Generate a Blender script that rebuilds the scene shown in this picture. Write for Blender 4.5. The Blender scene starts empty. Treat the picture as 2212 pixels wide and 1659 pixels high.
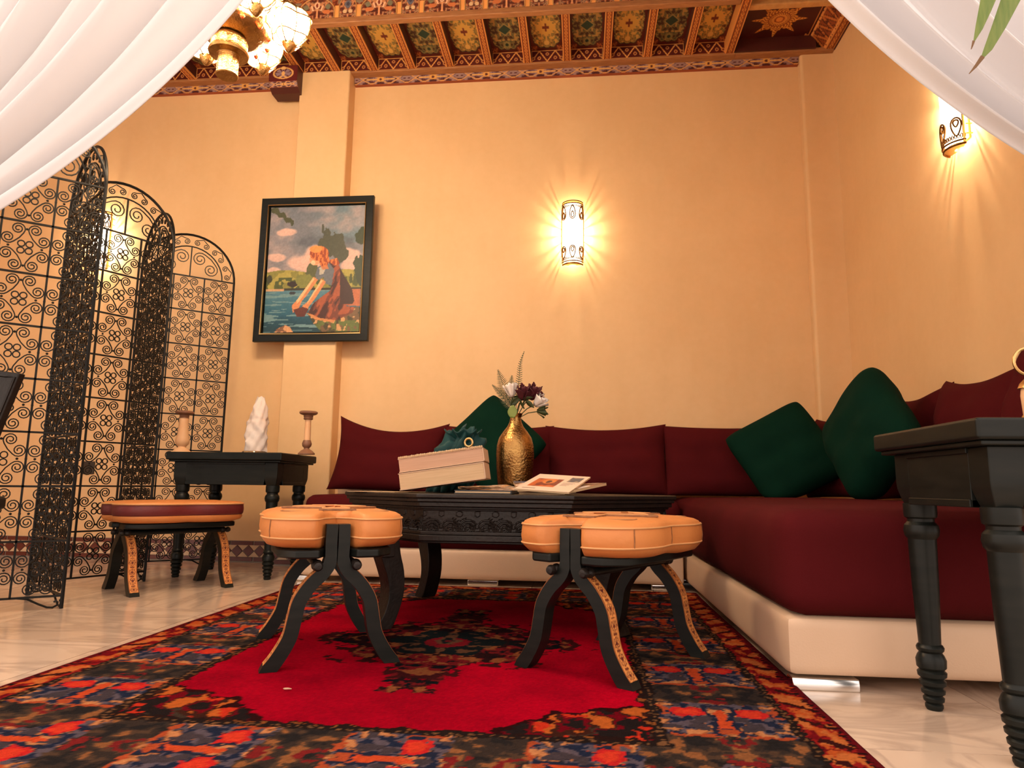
import bpy, bmesh, math, random
import numpy as np
from mathutils import Vector, Matrix
rnd = random.Random(7)
sc = bpy.context.scene
col = sc.collection
PI = math.pi

# ------------------------------------------------------------------ camera
CAM_H = 0.5
F_PX, YAW, PITCH, ROLL = 1480.0, 0.10216, 0.14849, 0.01296
fw = Vector((-math.sin(YAW)*math.cos(PITCH), math.cos(YAW)*math.cos(PITCH), math.sin(PITCH)))
r0 = Vector((math.cos(YAW), math.sin(YAW), 0)); u0 = r0.cross(fw)
cr = math.cos(ROLL)*r0 + math.sin(ROLL)*u0
cu = -math.sin(ROLL)*r0 + math.cos(ROLL)*u0
cam = bpy.data.cameras.new('camera'); cam.sensor_width = 36; cam.lens = F_PX*36/2212
cam.clip_start = 0.05
co = bpy.data.objects.new('camera', cam); col.objects.link(co)
co.matrix_world = Matrix(((cr.x, cu.x, -fw.x, 0), (cr.y, cu.y, -fw.y, 0), (cr.z, cu.z, -fw.z, CAM_H), (0, 0, 0, 1)))
sc.camera = co
def at(px, py, Y):
    d = fw*F_PX + cr*(px-1106) - cu*(py-829.5)
    t = Y/d.y
    return Vector((d.x*t, Y, CAM_H + d.z*t))

# ------------------------------------------------------------------ world (open courtyard sky in front of the room), exposure
w = bpy.data.worlds.new('courtyard_sky'); sc.world = w; w.use_nodes = True
bg = w.node_tree.nodes['Background']
bg.inputs[0].default_value = (1.0, 0.83, 0.72, 1); bg.inputs[1].default_value = 1.24
vs = sc.view_settings
vs.view_transform = 'Standard'; vs.look = 'None'; vs.gamma = 1; vs.exposure = 0.77; vs.use_curve_mapping = False
SCONCE_W = 9
WARM = (1.0, 0.78, 0.54)
sc.cycles.use_denoising = True
sc.cycles.max_bounces = 7; sc.cycles.diffuse_bounces = 5; sc.cycles.glossy_bounces = 3
sc.cycles.use_adaptive_sampling = True; sc.cycles.adaptive_threshold = .04
sc.cycles.sample_clamp_indirect = 6

# ------------------------------------------------------------------ helpers
def lin(c):
    c = [x/255 for x in c]
    return tuple(x/12.92 if x <= .04045 else ((x+.055)/1.055)**2.4 for x in c)
def linA(a):
    a = np.asarray(a, float)/255
    return np.where(a <= .04045, a/12.92, ((a+.055)/1.055)**2.4)

class NT:
    def __init__(s, name):
        s.m = bpy.data.materials.new(name); s.m.use_nodes = True
        s.t = s.m.node_tree; s.b = s.t.nodes['Principled BSDF']
    def n(s, typ, **k):
        x = s.t.nodes.new(typ)
        for a, v in k.items():
            if a in x.inputs.keys(): x.inputs[a].default_value = v
            else: setattr(x, a, v)
        return x
    def l(s, a, b): s.t.links.new(a, b)
def mat(name, c, rough=.5, metal=0, c2=None, scale=8, detail=4, bump=0, bscale=60, sheen=0, spec=.5, coat=0, stretch=None, aniso=None):
    k = NT(name); b = k.b
    b.inputs['Roughness'].default_value = rough; b.inputs['Metallic'].default_value = metal
    b.inputs['Specular IOR Level'].default_value = spec
    if coat: b.inputs['Coat Weight'].default_value = coat; b.inputs['Coat Roughness'].default_value = .15
    if sheen: b.inputs['Sheen Weight'].default_value = sheen; b.inputs['Sheen Roughness'].default_value = .45
    tc = k.n('ShaderNodeTexCoord')
    src = tc.outputs['Object']
    if stretch:
        mp = k.n('ShaderNodeMapping'); mp.inputs['Scale'].default_value = stretch; k.l(src, mp.inputs[0]); src = mp.outputs[0]
    if c2 is not None:
        nz = k.n('ShaderNodeTexNoise'); nz.inputs['Scale'].default_value = scale; nz.inputs['Detail'].default_value = detail
        k.l(src, nz.inputs['Vector'])
        rp = k.n('ShaderNodeValToRGB'); rp.color_ramp.elements[0].position = .3; rp.color_ramp.elements[1].position = .7
        rp.color_ramp.elements[0].color = (*c, 1); rp.color_ramp.elements[1].color = (*c2, 1)
        k.l(nz.outputs['Fac'], rp.inputs[0]); k.l(rp.outputs[0], b.inputs['Base Color'])
    else: b.inputs['Base Color'].default_value = (*c, 1)
    if bump:
        nb = k.n('ShaderNodeTexNoise'); nb.inputs['Scale'].default_value = bscale; nb.inputs['Detail'].default_value = 3
        k.l(src, nb.inputs['Vector'])
        bp = k.n('ShaderNodeBump'); bp.inputs['Strength'].default_value = bump; bp.inputs['Distance'].default_value = .004
        k.l(nb.outputs['Fac'], bp.inputs['Height']); k.l(bp.outputs[0], b.inputs['Normal'])
    return k.m
def paintmat(name, rough=.5, metal=0, sheen=0, spec=.4, bump=0, bscale=300):
    k = NT(name); a = k.n('ShaderNodeAttribute'); a.attribute_name = 'Col'
    k.l(a.outputs['Color'], k.b.inputs['Base Color'])
    k.b.inputs['Roughness'].default_value = rough; k.b.inputs['Metallic'].default_value = metal
    k.b.inputs['Specular IOR Level'].default_value = spec
    if sheen: k.b.inputs['Sheen Weight'].default_value = sheen
    if bump:
        tc = k.n('ShaderNodeTexCoord'); nb = k.n('ShaderNodeTexNoise'); nb.inputs['Scale'].default_value = bscale
        k.l(tc.outputs['Object'], nb.inputs['Vector']); bp = k.n('ShaderNodeBump'); bp.inputs['Strength'].default_value = bump; bp.inputs['Distance'].default_value = .003
        k.l(nb.outputs['Fac'], bp.inputs['Height']); k.l(bp.outputs[0], k.b.inputs['Normal'])
    return k.m
def emit(name, c, s):
    k = NT(name); k.b.inputs['Base Color'].default_value = (*c, 1)
    k.b.inputs['Emission Color'].default_value = (*c, 1); k.b.inputs['Emission Strength'].default_value = s
    return k.m

class G:
    """collects shapes for ONE mesh"""
    def __init__(s): s.v = []; s.f = []
    def add(s, v, f):
        o = len(s.v); s.v += [tuple(p) for p in v]; s.f += [tuple(i+o for i in q) for q in f]; return s
    def box(s, lo, hi, M=None):
        x0, y0, z0 = lo; x1, y1, z1 = hi
        v = [Vector(p) for p in ((x0,y0,z0),(x1,y0,z0),(x1,y1,z0),(x0,y1,z0),(x0,y0,z1),(x1,y0,z1),(x1,y1,z1),(x0,y1,z1))]
        if M is not None: v = [M @ p for p in v]
        return s.add(v, [(0,3,2,1),(4,5,6,7),(0,1,5,4),(1,2,6,5),(2,3,7,6),(3,0,4,7)])
    def prism(s, poly, z0, z1, M=None, axis='z'):
        n = len(poly); v = []
        for z in (z0, z1):
            for a, b in poly:
                p = Vector((a, b, z)) if axis == 'z' else (Vector((a, z, b)) if axis == 'y' else Vector((z, a, b)))
                v.append(M @ p if M is not None else p)
        f = [tuple(range(n-1, -1, -1)), tuple(range(n, 2*n))] + [(i, (i+1) % n, n+(i+1) % n, n+i) for i in range(n)]
        if axis == 'y': f = [q[::-1] for q in f]
        return s.add(v, f)
    def lathe(s, prof, n=24, c=(0,0,0), M=None):
        v = []; f = []
        for r, z in prof:
            for i in range(n):
                a = 2*PI*i/n; p = Vector((c[0]+r*math.cos(a), c[1]+r*math.sin(a), c[2]+z))
                v.append(M @ p if M is not None else p)
        for j in range(len(prof)-1):
            for i in range(n): f.append((j*n+i, j*n+(i+1) % n, (j+1)*n+(i+1) % n, (j+1)*n+i))
        if prof[0][0] > 1e-6: f.append(tuple(range(n-1, -1, -1)))
        if prof[-1][0] > 1e-6: f.append(tuple(range((len(prof)-1)*n, len(prof)*n)))
        return s.add(v, f)
    def tube(s, pts, r, n=6, closed=False):
        pts = [Vector(p) for p in pts]; m = len(pts); v = []; f = []
        rs = r if hasattr(r, '__len__') else [r]*m
        up = None
        for i, p in enumerate(pts):
            a = pts[(i-1) % m] if (closed or i) else p; b = pts[(i+1) % m] if (closed or i < m-1) else p
            t = (b-a)
            if t.length < 1e-9: t = Vector((0,0,1))
            t.normalize()
            if up is None:
                up = Vector((0,0,1)) if abs(t.z) < .8 else Vector((0,1,0))
                if all(abs(q.y-pts[0].y) < 1e-6 for q in pts): up = Vector((0,1,0))
            x = up.cross(t); x.normalize(); up2 = t.cross(x)
            if not all(abs(q.y-pts[0].y) < 1e-6 for q in pts): up = up2
            for k in range(n):
                q = 2*PI*(k+.5)/n; v.append(p + x*math.cos(q)*rs[i] + up2*math.sin(q)*rs[i])
        for i in range(m if closed else m-1):
            j = (i+1) % m
            for k in range(n): f.append((i*n+k, i*n+(k+1) % n, j*n+(k+1) % n, j*n+k))
        if not closed: f += [tuple(range(n-1, -1, -1)), tuple(range((m-1)*n, m*n))]
        return s.add(v, f)
    def grid(s, nu, nv, fn, wrap=False):
        v = [fn(i/(nu if wrap else nu-1), j/(nv-1)) for j in range(nv) for i in range(nu)]
        f = []
        for j in range(nv-1):
            for i in range(nu if wrap else nu-1):
                k = (i+1) % nu; f.append((j*nu+i, j*nu+k, (j+1)*nu+k, (j+1)*nu+i))
        return s.add(v, f)
    def sphere(s, c, r, nu=14, nv=9, sc3=(1,1,1), M=None):
        def fn(u, v):
            a = 2*PI*u; b = PI*(v-.5)
            p = Vector((r*sc3[0]*math.cos(b)*math.cos(a), r*sc3[1]*math.cos(b)*math.sin(a), r*sc3[2]*math.sin(b)))
            if M is not None: p = M @ p
            return p + Vector(c)
        return s.grid(nu, nv, fn, True)
    def mesh(s, name):
        m = bpy.data.meshes.new(name); m.from_pydata(s.v, [], s.f); m.update(); return m
    def build(s, name, m, parent=None, smooth=True, bevel=0, seg=2, loc=None, rot=None, angle=40, fix=True):
        me = s.mesh(name)
        if fix:
            b = bmesh.new(); b.from_mesh(me); bmesh.ops.remove_doubles(b, verts=b.verts, dist=1e-6); bmesh.ops.recalc_face_normals(b, faces=b.faces); b.to_mesh(me); b.free()
        return link(name, me, m, parent, smooth, bevel, seg, loc, rot, angle)
def link(name, me, m, parent=None, smooth=True, bevel=0, seg=2, loc=None, rot=None, angle=40):
    if m is not None and not me.materials: me.materials.append(m)
    if smooth:
        me.polygons.foreach_set('use_smooth', [True]*len(me.polygons)); me.set_sharp_from_angle(angle=math.radians(angle))
    o = bpy.data.objects.new(name, me); col.objects.link(o)
    if parent: o.parent = parent
    if loc is not None: o.location = loc
    if rot is not None: o.rotation_euler = rot
    if bevel:
        b = o.modifiers.new('bevel', 'BEVEL'); b.width = bevel; b.segments = seg; b.limit_method = 'ANGLE'; b.angle_limit = math.radians(35); b.harden_normals = True
    return o
def tag(o, label=None, cat=None, group=None, kind=None):
    if label: o['label'] = label
    if cat: o['category'] = cat
    if group: o['group'] = group
    if kind: o['kind'] = kind
    return o
def thing(name, label, cat, loc=(0,0,0), rz=0, group=None, rot=None):
    o = bpy.data.objects.new(name, None); col.objects.link(o); o.empty_display_size = .1
    o.location = loc; o.rotation_euler = rot if rot else (0, 0, rz)
    return tag(o, label, cat, group)
def copy_tree(o, parent=None):
    c = o.copy(); col.objects.link(c); c.parent = parent
    for ch in list(o.children): copy_tree(ch, c)
    return c
def struct(g, name, m, label, **k): return tag(g.build(name, m, **k), label, None, None, 'structure')

def _hash(ix, iy, seed):
    h = (ix.astype(np.int64)*374761393 + iy.astype(np.int64)*668265263 + seed*974634777) & 0xffffffff
    h = ((h ^ (h >> 13))*1274126177) & 0xffffffff
    return ((h ^ (h >> 16)) & 0xffff)/65535.0
def vnoise(x, y, seed=0):
    ix = np.floor(x); iy = np.floor(y); fx = x-ix; fy = y-iy
    fx = fx*fx*(3-2*fx); fy = fy*fy*(3-2*fy)
    a = _hash(ix, iy, seed); b = _hash(ix+1, iy, seed); c = _hash(ix, iy+1, seed); d = _hash(ix+1, iy+1, seed)
    return (a*(1-fx)+b*fx)*(1-fy)+(c*(1-fx)+d*fx)*fy
def fbm(x, y, seed=0, o=3):
    s = 0; a = .5; t = 0
    for i in range(o): s = s+a*vnoise(x*2**i, y*2**i, seed+i); t += a; a *= .5
    return s/t
def put(C, mask, c):
    m = np.clip(mask.astype(float), 0, 1)[..., None]; C[...] = C*(1-m)+np.array(c, float)*m
def poly_mask(X, Y, pts):
    m = np.zeros(X.shape, bool); n = len(pts)
    for i in range(n):
        x0, y0 = pts[i]; x1, y1 = pts[(i+1) % n]
        if y0 == y1: continue
        c = ((y0 > Y) != (y1 > Y)) & (X < (x1-x0)*(Y-y0)/(y1-y0)+x0); m ^= c
    return m
def painted_mesh(name, nx, ny, fn, paint, back=None):
    """grid nx*ny over (u,v) in 0..1; fn(U,V)->P array (ny,nx,3); paint(U,V)->srgb 0..255; back: offset vector closing it to a solid board"""
    U, V = np.meshgrid(np.linspace(0, 1, nx), np.linspace(0, 1, ny))
    P = fn(U, V).reshape(-1, 3); C = linA(paint(U, V)).reshape(-1, 3)
    i, j = np.meshgrid(np.arange(nx-1), np.arange(ny-1)); a = (j*nx+i).ravel()
    Fc = np.stack([a, a+1, a+nx+1, a+nx], 1)
    verts = P; cols = C; faces = Fc.tolist()
    if back is not None:
        ring = list(range(nx)) + [k*nx+nx-1 for k in range(1, ny)] + [(ny-1)*nx+k for k in range(nx-2, -1, -1)] + [k*nx for k in range(ny-2, 0, -1)]
        o = len(P); verts = np.vstack([P, P[ring]+np.array(back)]); cols = np.vstack([C, C[ring]])
        n = len(ring)
        faces += [[ring[k], o+k, o+(k+1) % n, ring[(k+1) % n]] for k in range(n)] + [[o+k for k in range(n)]]
    me = bpy.data.meshes.new(name); me.from_pydata(verts.tolist(), [], faces); me.update()
    at_ = me.color_attributes.new('Col', 'FLOAT_COLOR', 'POINT')
    at_.data.foreach_set('color', np.hstack([cols, np.ones((len(cols), 1))]).astype(np.float32).ravel())
    return me

# ------------------------------------------------------------------ materials
def plaster(name):
    k = NT(name); tc = k.n('ShaderNodeTexCoord')
    n1 = k.n('ShaderNodeTexNoise', Scale=1.3, Detail=6.0, Roughness=.6); k.l(tc.outputs['Object'], n1.inputs['Vector'])
    mp = k.n('ShaderNodeMapping'); mp.inputs['Scale'].default_value = (7, 7, 1.1); k.l(tc.outputs['Object'], mp.inputs[0])
    n2 = k.n('ShaderNodeTexNoise', Scale=1.5, Detail=4.0); k.l(mp.outputs[0], n2.inputs['Vector'])
    n3 = k.n('ShaderNodeTexNoise', Scale=26.0, Detail=4.0); k.l(tc.outputs['Object'], n3.inputs['Vector'])
    a = k.n('ShaderNodeMath', operation='MULTIPLY_ADD'); k.l(n2.outputs['Fac'], a.inputs[0]); a.inputs[1].default_value = .22; k.l(n1.outputs['Fac'], a.inputs[2])
    b2 = k.n('ShaderNodeMath', operation='MULTIPLY_ADD'); k.l(n3.outputs['Fac'], b2.inputs[0]); b2.inputs[1].default_value = .25; k.l(a.outputs[0], b2.inputs[2])
    rp = k.n('ShaderNodeValToRGB'); e = rp.color_ramp.elements
    e[0].position = .50; e[0].color = (.74, .475, .235, 1); e[1].position = .95; e[1].color = (.81, .54, .285, 1)
    k.l(b2.outputs[0], rp.inputs[0]); k.l(rp.outputs[0], k.b.inputs['Base Color'])
    k.b.inputs['Roughness'].default_value = .55; k.b.inputs['Specular IOR Level'].default_value = .3
    bp = k.n('ShaderNodeBump'); bp.inputs['Strength'].default_value = .12; bp.inputs['Distance'].default_value = .01
    k.l(n1.outputs['Fac'], bp.inputs['Height']); k.l(bp.outputs[0], k.b.inputs['Normal'])
    return k.m
def marble(name):
    k = NT(name); tc = k.n('ShaderNodeTexCoord')
    oi = k.n('ShaderNodeObjectInfo')
    ad = k.n('ShaderNodeVectorMath', operation='MULTIPLY_ADD'); k.l(oi.outputs['Random'], ad.inputs[0]); ad.inputs[1].default_value = (31, 17, 5); k.l(tc.outputs['Object'], ad.inputs[2])
    n0 = k.n('ShaderNodeTexNoise', Scale=1.6, Detail=6.0, Distortion=1.2); k.l(ad.outputs[0], n0.inputs['Vector'])
    mp = k.n('ShaderNodeMapping'); mp.inputs['Rotation'].default_value = (0, 0, .7); mp.inputs['Scale'].default_value = (1, 3, 1); k.l(ad.outputs[0], mp.inputs[0])
    n1 = k.n('ShaderNodeTexNoise', Scale=2.2, Detail=8.0, Distortion=.8); k.l(mp.outputs[0], n1.inputs['Vector'])
    s = k.n('ShaderNodeMath', operation='SUBTRACT'); k.l(n1.outputs['Fac'], s.inputs[0]); s.inputs[1].default_value = .5
    ab = k.n('ShaderNodeMath', operation='ABSOLUTE'); k.l(s.outputs[0], ab.inputs[0])
    rp = k.n('ShaderNodeValToRGB'); e = rp.color_ramp.elements
    e[0].position = 0; e[0].color = (.52, .39, .30, 1); e[1].position = .075; e[1].color = (.70, .53, .40, 1)
    k.l(ab.outputs[0], rp.inputs[0])
    mx = k.n('ShaderNodeMix', data_type='RGBA', blend_type='MULTIPLY'); mx.inputs['Factor'].default_value = .55
    r2 = k.n('ShaderNodeValToRGB'); r2.color_ramp.elements[0].position = .3; r2.color_ramp.elements[0].color = (.80, .74, .68, 1); r2.color_ramp.elements[1].position = .6; r2.color_ramp.elements[1].color = (1, 1, 1, 1)
    k.l(n0.outputs['Fac'], r2.inputs[0]); k.l(rp.outputs[0], mx.inputs['A']); k.l(r2.outputs[0], mx.inputs['B'])
    k.l(mx.outputs['Result'], k.b.inputs['Base Color'])
    k.b.inputs['Roughness'].default_value = .16
    return k.m
M = {}
M['plaster'] = plaster('ochre_plaster')
M['marble'] = marble('marble')
M['grout'] = mat('grout', (.30, .25, .2), .8)
M['black_wood'] = mat('black_lacquered_wood', (.005, .007, .0062), .38, c2=(.011, .012, .010), scale=9, stretch=(1, 1, 6), spec=.22)
M['dark_wood'] = mat('dark_carved_wood', (.009, .007, .006), .40, c2=(.020, .013, .010), scale=14, bump=.3, bscale=90, spec=.3)
M['iron'] = mat('wrought_iron', (.012, .011, .010), .5, .6)
M['vase_brass'] = mat('dark_hammered_brass', (.40, .22, .07), .26, 1, c2=(.28, .14, .045), scale=30, bump=.7, bscale=120)
M['brass'] = mat('hammered_brass', (.60, .36, .13), .28, 1, c2=(.42, .23, .08), scale=30, bump=.6, bscale=120)
M['brass_plain'] = mat('brass', (.62, .40, .16), .3, 1)
M['brass_dark'] = mat('dark_pierced_brass', (.16, .075, .02), .4, 1)
M['chrome'] = mat('chrome', (.8, .8, .8), .12, 1)
M['burgundy'] = mat('burgundy_fabric', (.062, .0045, .0055), .9, c2=(.075, .0055, .007), scale=5, bump=.25, bscale=500, sheen=0, spec=.08)
M['green'] = mat('green_velvet', (.001, .016, .0085), .85, c2=(.0015, .021, .011), scale=6, sheen=0, spec=.08, bump=.15, bscale=400)
M['teal'] = mat('teal_velvet', (.0005, .022, .022), .55, c2=(.001, .042, .040), scale=14, sheen=.08, spec=.25)
M['cream'] = mat('cream_leather', (.64, .44, .29), .48, c2=(.68, .47, .32), scale=4, bump=.1, bscale=200)
M['leather'] = mat('tan_leather', (.58, .20, .048), .55, c2=(.66, .24, .064), scale=7, bump=.25, bscale=70)
M['leather_seam'] = mat('tan_leather_piping', (.66, .32, .12), .6)
M['leather_dark'] = mat('dark_tooled_leather', (.20, .08, .03), .6, c2=(.36, .16, .06), scale=60)
M['burg_leather'] = mat('burgundy_leather', (.11, .010, .012), .5, c2=(.15, .016, .016), scale=8, bump=.2, bscale=80)
M['paint'] = paintmat('painted_wood', .5)
M['gold_paint'] = mat('gold_painted_moulding', (.62, .34, .12), .5, c2=(.50, .25, .08), scale=30)
M['wood_rail'] = mat('stained_ceiling_wood', (.30, .12, .045), .5, c2=(.42, .19, .07), scale=16, stretch=(1, 6, 6))
M['red_wood'] = mat('dark_red_painted_wood', (.058, .009, .007), .5, c2=(.075, .012, .008), scale=8)
M['rug'] = paintmat('rug_pile', 1.0, sheen=0, spec=.02, bump=.7, bscale=260)
M['canvas'] = paintmat('oil_painting', .42, spec=.45)
M['white_rock'] = mat('white_crystal', (.82, .72, .66), .6, c2=(.70, .58, .52), scale=10, bump=.8, bscale=22)
M['paper'] = mat('cream_paper', (.62, .42, .24), .8, c2=(.52, .34, .18), scale=4, stretch=(2, 2, 60))
M['leaf'] = mat('fern_green', (.028, .040, .008), .6, c2=(.055, .065, .013), scale=30)
M['leaf_light'] = mat('light_green_leaf', (.16, .20, .03), .5)
M['white_petal'] = mat('white_petal', (.75, .66, .58), .6)
M['red_petal'] = mat('dark_red_petal', (.055, .002, .006), .7, c2=(.085, .003, .010), scale=20)
M['palm'] = mat('palm_leaf_green', (.10, .17, .02), .5, c2=(.17, .22, .04), scale=6, stretch=(20, 20, 1))
M['palm_dry'] = mat('dry_palm_tip', (.16, .08, .03), .7)
M['tile_red'] = mat('dark_red_glazed_tile', (.10, .018, .013), .3, c2=(.14, .028, .018), scale=12)
M['tile_beige'] = mat('beige_glazed_tile', (.58, .40, .24), .35, c2=(.66, .47, .30), scale=9)
M['plastic'] = mat('brown_plastic', (.03, .018, .012), .4)
M['candle_wood'] = mat('turned_brown_wood', (.20, .085, .045), .5, c2=(.28, .13, .07), scale=12)
M['horn'] = mat('pale_alabaster', (.72, .40, .20), .45, c2=(.80, .5, .28), scale=9)
def cloth_mat():
    k = NT('white_voile'); t = k.n('ShaderNodeBsdfTranslucent'); t.inputs[0].default_value = (.85, .82, .80, 1)
    d = k.n('ShaderNodeBsdfDiffuse'); d.inputs[0].default_value = (.80, .79, .81, 1)
    mx = k.n('ShaderNodeMixShader'); mx.inputs[0].default_value = .16
    out = k.t.nodes['Material Output']; k.l(d.outputs[0], mx.inputs[1]); k.l(t.outputs[0], mx.inputs[2]); k.l(mx.outputs[0], out.inputs['Surface'])
    k.t.nodes.remove(k.b); return k.m
M['voile'] = cloth_mat()
M['glow'] = emit('lamp_glow', (1, .80, .57), 5)
M['glow_soft'] = emit('lantern_glass_glow', (1, .78, .53), 84)
def glass_mat():
    k = NT('clear_glass'); k.b.inputs['Transmission Weight'].default_value = 1; k.b.inputs['Roughness'].default_value = .05; k.b.inputs['Base Color'].default_value = (.95, .85, .75, 1); return k.m
M['glass'] = glass_mat()

# ------------------------------------------------------------------ room shell
WY, WX, LX, FY = 4.30, 1.62, -4.4, 1.80      # back wall, right wall, left wall, line of the curtained opening
ZC = 3.62
struct(G().box((LX-.2, WY, 0), (WX+.2, WY+.2, ZC)), 'wall_back', M['plaster'], 'ochre plaster back wall behind the sofa', smooth=False)
struct(G().box((WX, FY, 0), (WX+.2, WY, ZC)), 'wall_right', M['plaster'], 'ochre plaster wall on the right with a sconce', smooth=False)
struct(G().box((LX-.2, FY, 0), (LX, WY, ZC)), 'wall_left', M['plaster'], 'ochre plaster wall beyond the folding screen', smooth=False)
struct(G().box((-1.925, 4.185, 0), (-1.57, WY+.05, 3.31)), 'trim_1', M['plaster'], 'shallow ochre wall pilaster behind the framed painting', smooth=True, bevel=.012)
struct(G().box((1.415, 4.245, 0), (WX+.06, WY+.05, 3.31)), 'trim_2', M['plaster'], 'shallow ochre corner pilaster behind the green cushions', smooth=True, bevel=.02, seg=3)
struct(G().box((LX, FY-.12, 3.2), (WX, FY, ZC)).box((WX, FY-.12, 0), (4.5, FY, ZC)).box((-7.5, FY-.12, 0), (LX, FY, ZC)), 'wall_front', M['plaster'], 'ochre wall framing the curtained opening', smooth=False)

fl = struct(G().box((-6, -4, -.06), (4, WY+.2, -.004)), 'floor', M['grout'], 'polished veined marble tile floor', smooth=False)
tme = G().box((-.2985, -.2985, -.02), (.2985, .2985, 0)).mesh('tile')
tme.materials.append(M['marble'])
for i in range(12):
    for j in range(10):
        x = -4.75+.6*i; y = -1.2+.6*j
        if y > WY: continue
        o = link('tile', tme, None, fl, smooth=False, loc=(x, y, 0)); o.rotation_euler = (0, 0, rnd.choice((0, PI/2, PI, -PI/2)))

# tiled baseboard along the back wall
bb = struct(G().box((LX, WY-.012, 0), (-1.925, WY, .135)).box((-1.925, 4.173, 0), (-1.57, 4.185, .135)), 'baseboard_back', M['grout'], 'low tiled skirting with dark red diamonds', smooth=False)
dm = G().prism([(-.034, 0), (0, -.034), (.034, 0), (0, .034)], 0, -.008, axis='y').mesh('tile'); dm.materials.append(M['tile_red'])
tr_u = G().prism([(-.034, -.036), (.034, -.036), (0, -.003)], 0, -.007, axis='y').mesh('tile'); tr_u.materials.append(M['tile_beige'])
tr_d = G().prism([(-.034, .036), (0, .003), (.034, .036)], 0, -.007, axis='y').mesh('tile'); tr_d.materials.append(M['tile_beige'])
st = G().box((-.072, -.008, -.012), (.072, 0, .012)).mesh('tile'); st.materials.append(M['tile_red'])
def skirting(x0, x1, y):
    n = max(1, int((x1-x0)/.074)); dx = (x1-x0)/n
    for i in range(n):
        x = x0+dx*(i+.5)
        link('tile', dm, None, bb, smooth=False, loc=(x, y, .072))
        link('tile', tr_u, None, bb, smooth=False, loc=(x+dx/2, y, .072)); link('tile', tr_d, None, bb, smooth=False, loc=(x+dx/2, y, .072))
    n = max(1, int((x1-x0)/.15)); dx = (x1-x0)/n
    for i in range(n):
        for z in (.121, .022): link('tile', st, None, bb, smooth=False, loc=(x0+dx*(i+.5), y, z))
skirting(-4.1, -1.925, WY-.012); skirting(-1.925, -1.57, 4.173)

# ------------------------------------------------------------------ painted wooden ceiling
ZB, ZP = 3.305, 3.392
ceil = struct(G().box((LX-.2, FY, ZC), (WX+.2, WY+.2, ZC+.1)), 'ceiling', M['red_wood'], 'painted and coffered cedar ceiling in red and gold', smooth=False)
def kid(g, name, m, **k): return g.build(name, m, ceil, **k)
BR, GOLD, DGOLD = (86, 20, 16), (226, 158, 84), (176, 104, 44)
# medallion boards between the joists
def medallion(kind):
    def f(U, V):
        u = U*2-1; v = V*2-1; C = np.zeros(U.shape+(3,)); C[:] = (92, 24, 18)
        a = np.abs(u); b = np.abs(v)
        lob = (a/.86)**3+(b/.86)**3 + .10*np.cos(14*np.arctan2(b, a+1e-6))
        put(C, lob < 1.12, (58, 50, 34))
        n = fbm(a*7+3, b*9+5, 11 if kind else 23, 2)
        body = lob < 1.0
        if kind:
            put(C, body, (120, 104, 60)); put(C, body & (n > .52), (78, 84, 58)); put(C, body & (n > .62), (176, 136, 70)); put(C, body & (n < .36), (66, 34, 24))
        else:
            put(C, body, (170, 132, 64)); put(C, body & (n > .55), (118, 112, 66)); put(C, body & (n < .38), (90, 48, 28)); put(C, body & (n > .64), (214, 164, 80))
        ring = np.abs(lob-.94) < .05
        put(C, ring, (150, 128, 74))
        if kind:
            put(C, (a/.46+b/.26) < 1, (150, 130, 76)); put(C, (a/.36+b/.20) < 1, (22, 58, 46))
            for s in (.66,): put(C, (a/.2)**2+((b-s)/.15)**2 < 1, (140, 128, 76)); put(C, (a/.1)**2+((b-s)/.08)**2 < 1, (30, 56, 44))
        else:
            put(C, (a/.5)**1.2+(b/.36)**1.2 < 1, (212, 164, 78)); put(C, (np.minimum(a, b) < .05) & (np.maximum(a, b*1.3) < .22), (110, 34, 20))
            put(C, (a/.16)**2+((b-.66)/.11)**2 < 1, (220, 176, 96))
        cx = np.maximum(a-.80, 0)+np.maximum(b-.84, 0)
        put(C, (a > .62) & (b > .80) & (fbm(a*16, b*22, 3, 2) > .5), (176, 96, 46))
        return C
    return f
PITCH_B = .263; XB0 = .961
Y0B, Y1B = 3.745, 4.205
pw = PITCH_B-.05
pan = []
for kind in (0, 1):
    me = painted_mesh('coffer_panel', 40, 72, lambda U, V: np.stack([(U-.5)*pw, (V-.5)*(Y1B-Y0B), 0*U], -1), medallion(kind), back=(0, 0, .02))
    me.materials.append(M['paint']); pan.append(me)
def zig(U, V):
    C = np.zeros(U.shape+(3,)); C[:] = BR; x = U*4
    t = np.abs((x % 2)-1)
    put(C, np.abs(V*1.0-(1-t)*.92-.04) < .085, GOLD)
    put(C, (V > .93) | (V < .04) | (U < .02) | (U > .98), GOLD)
    for k in range(5):
        c = k; up = (k % 2 == 0)
        cy = .36 if (k % 2 == 1) else .68
        if k in (0, 4): cy = .3; c = k+(.25 if k == 0 else -.25)
        if k % 2 == 1: cy = .34
        d = ((x-c)/.22)**2+((V-cy)/.15)**2
        put(C, d < 1, (206, 140, 78)); put(C, d < .3, (120, 46, 26))
    return C
zme = painted_mesh('zigzag_board', 72, 26, lambda U, V: np.stack([(U-.5)*pw, 0*U, V*(ZP-ZB-.004)], -1), zig, back=(0, .015, 0)); zme.materials.append(M['paint'])
def braid(U, V):
    C = np.zeros(U.shape+(3,)); C[:] = (142, 66, 26)
    e = np.minimum(U, 1-U); put(C, e < .18, (222, 150, 78)); put(C, (e > .16) & (e < .24), (92, 34, 16))
    q = np.sin(V*46); w = np.abs(np.abs(U-.5)-.13*np.abs(q))
    put(C, (w < .055) & (e > .24), (206, 134, 62)); put(C, (np.abs(U-.5) < .04) & (np.abs(q) > .7), (96, 36, 18))
    return C
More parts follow.
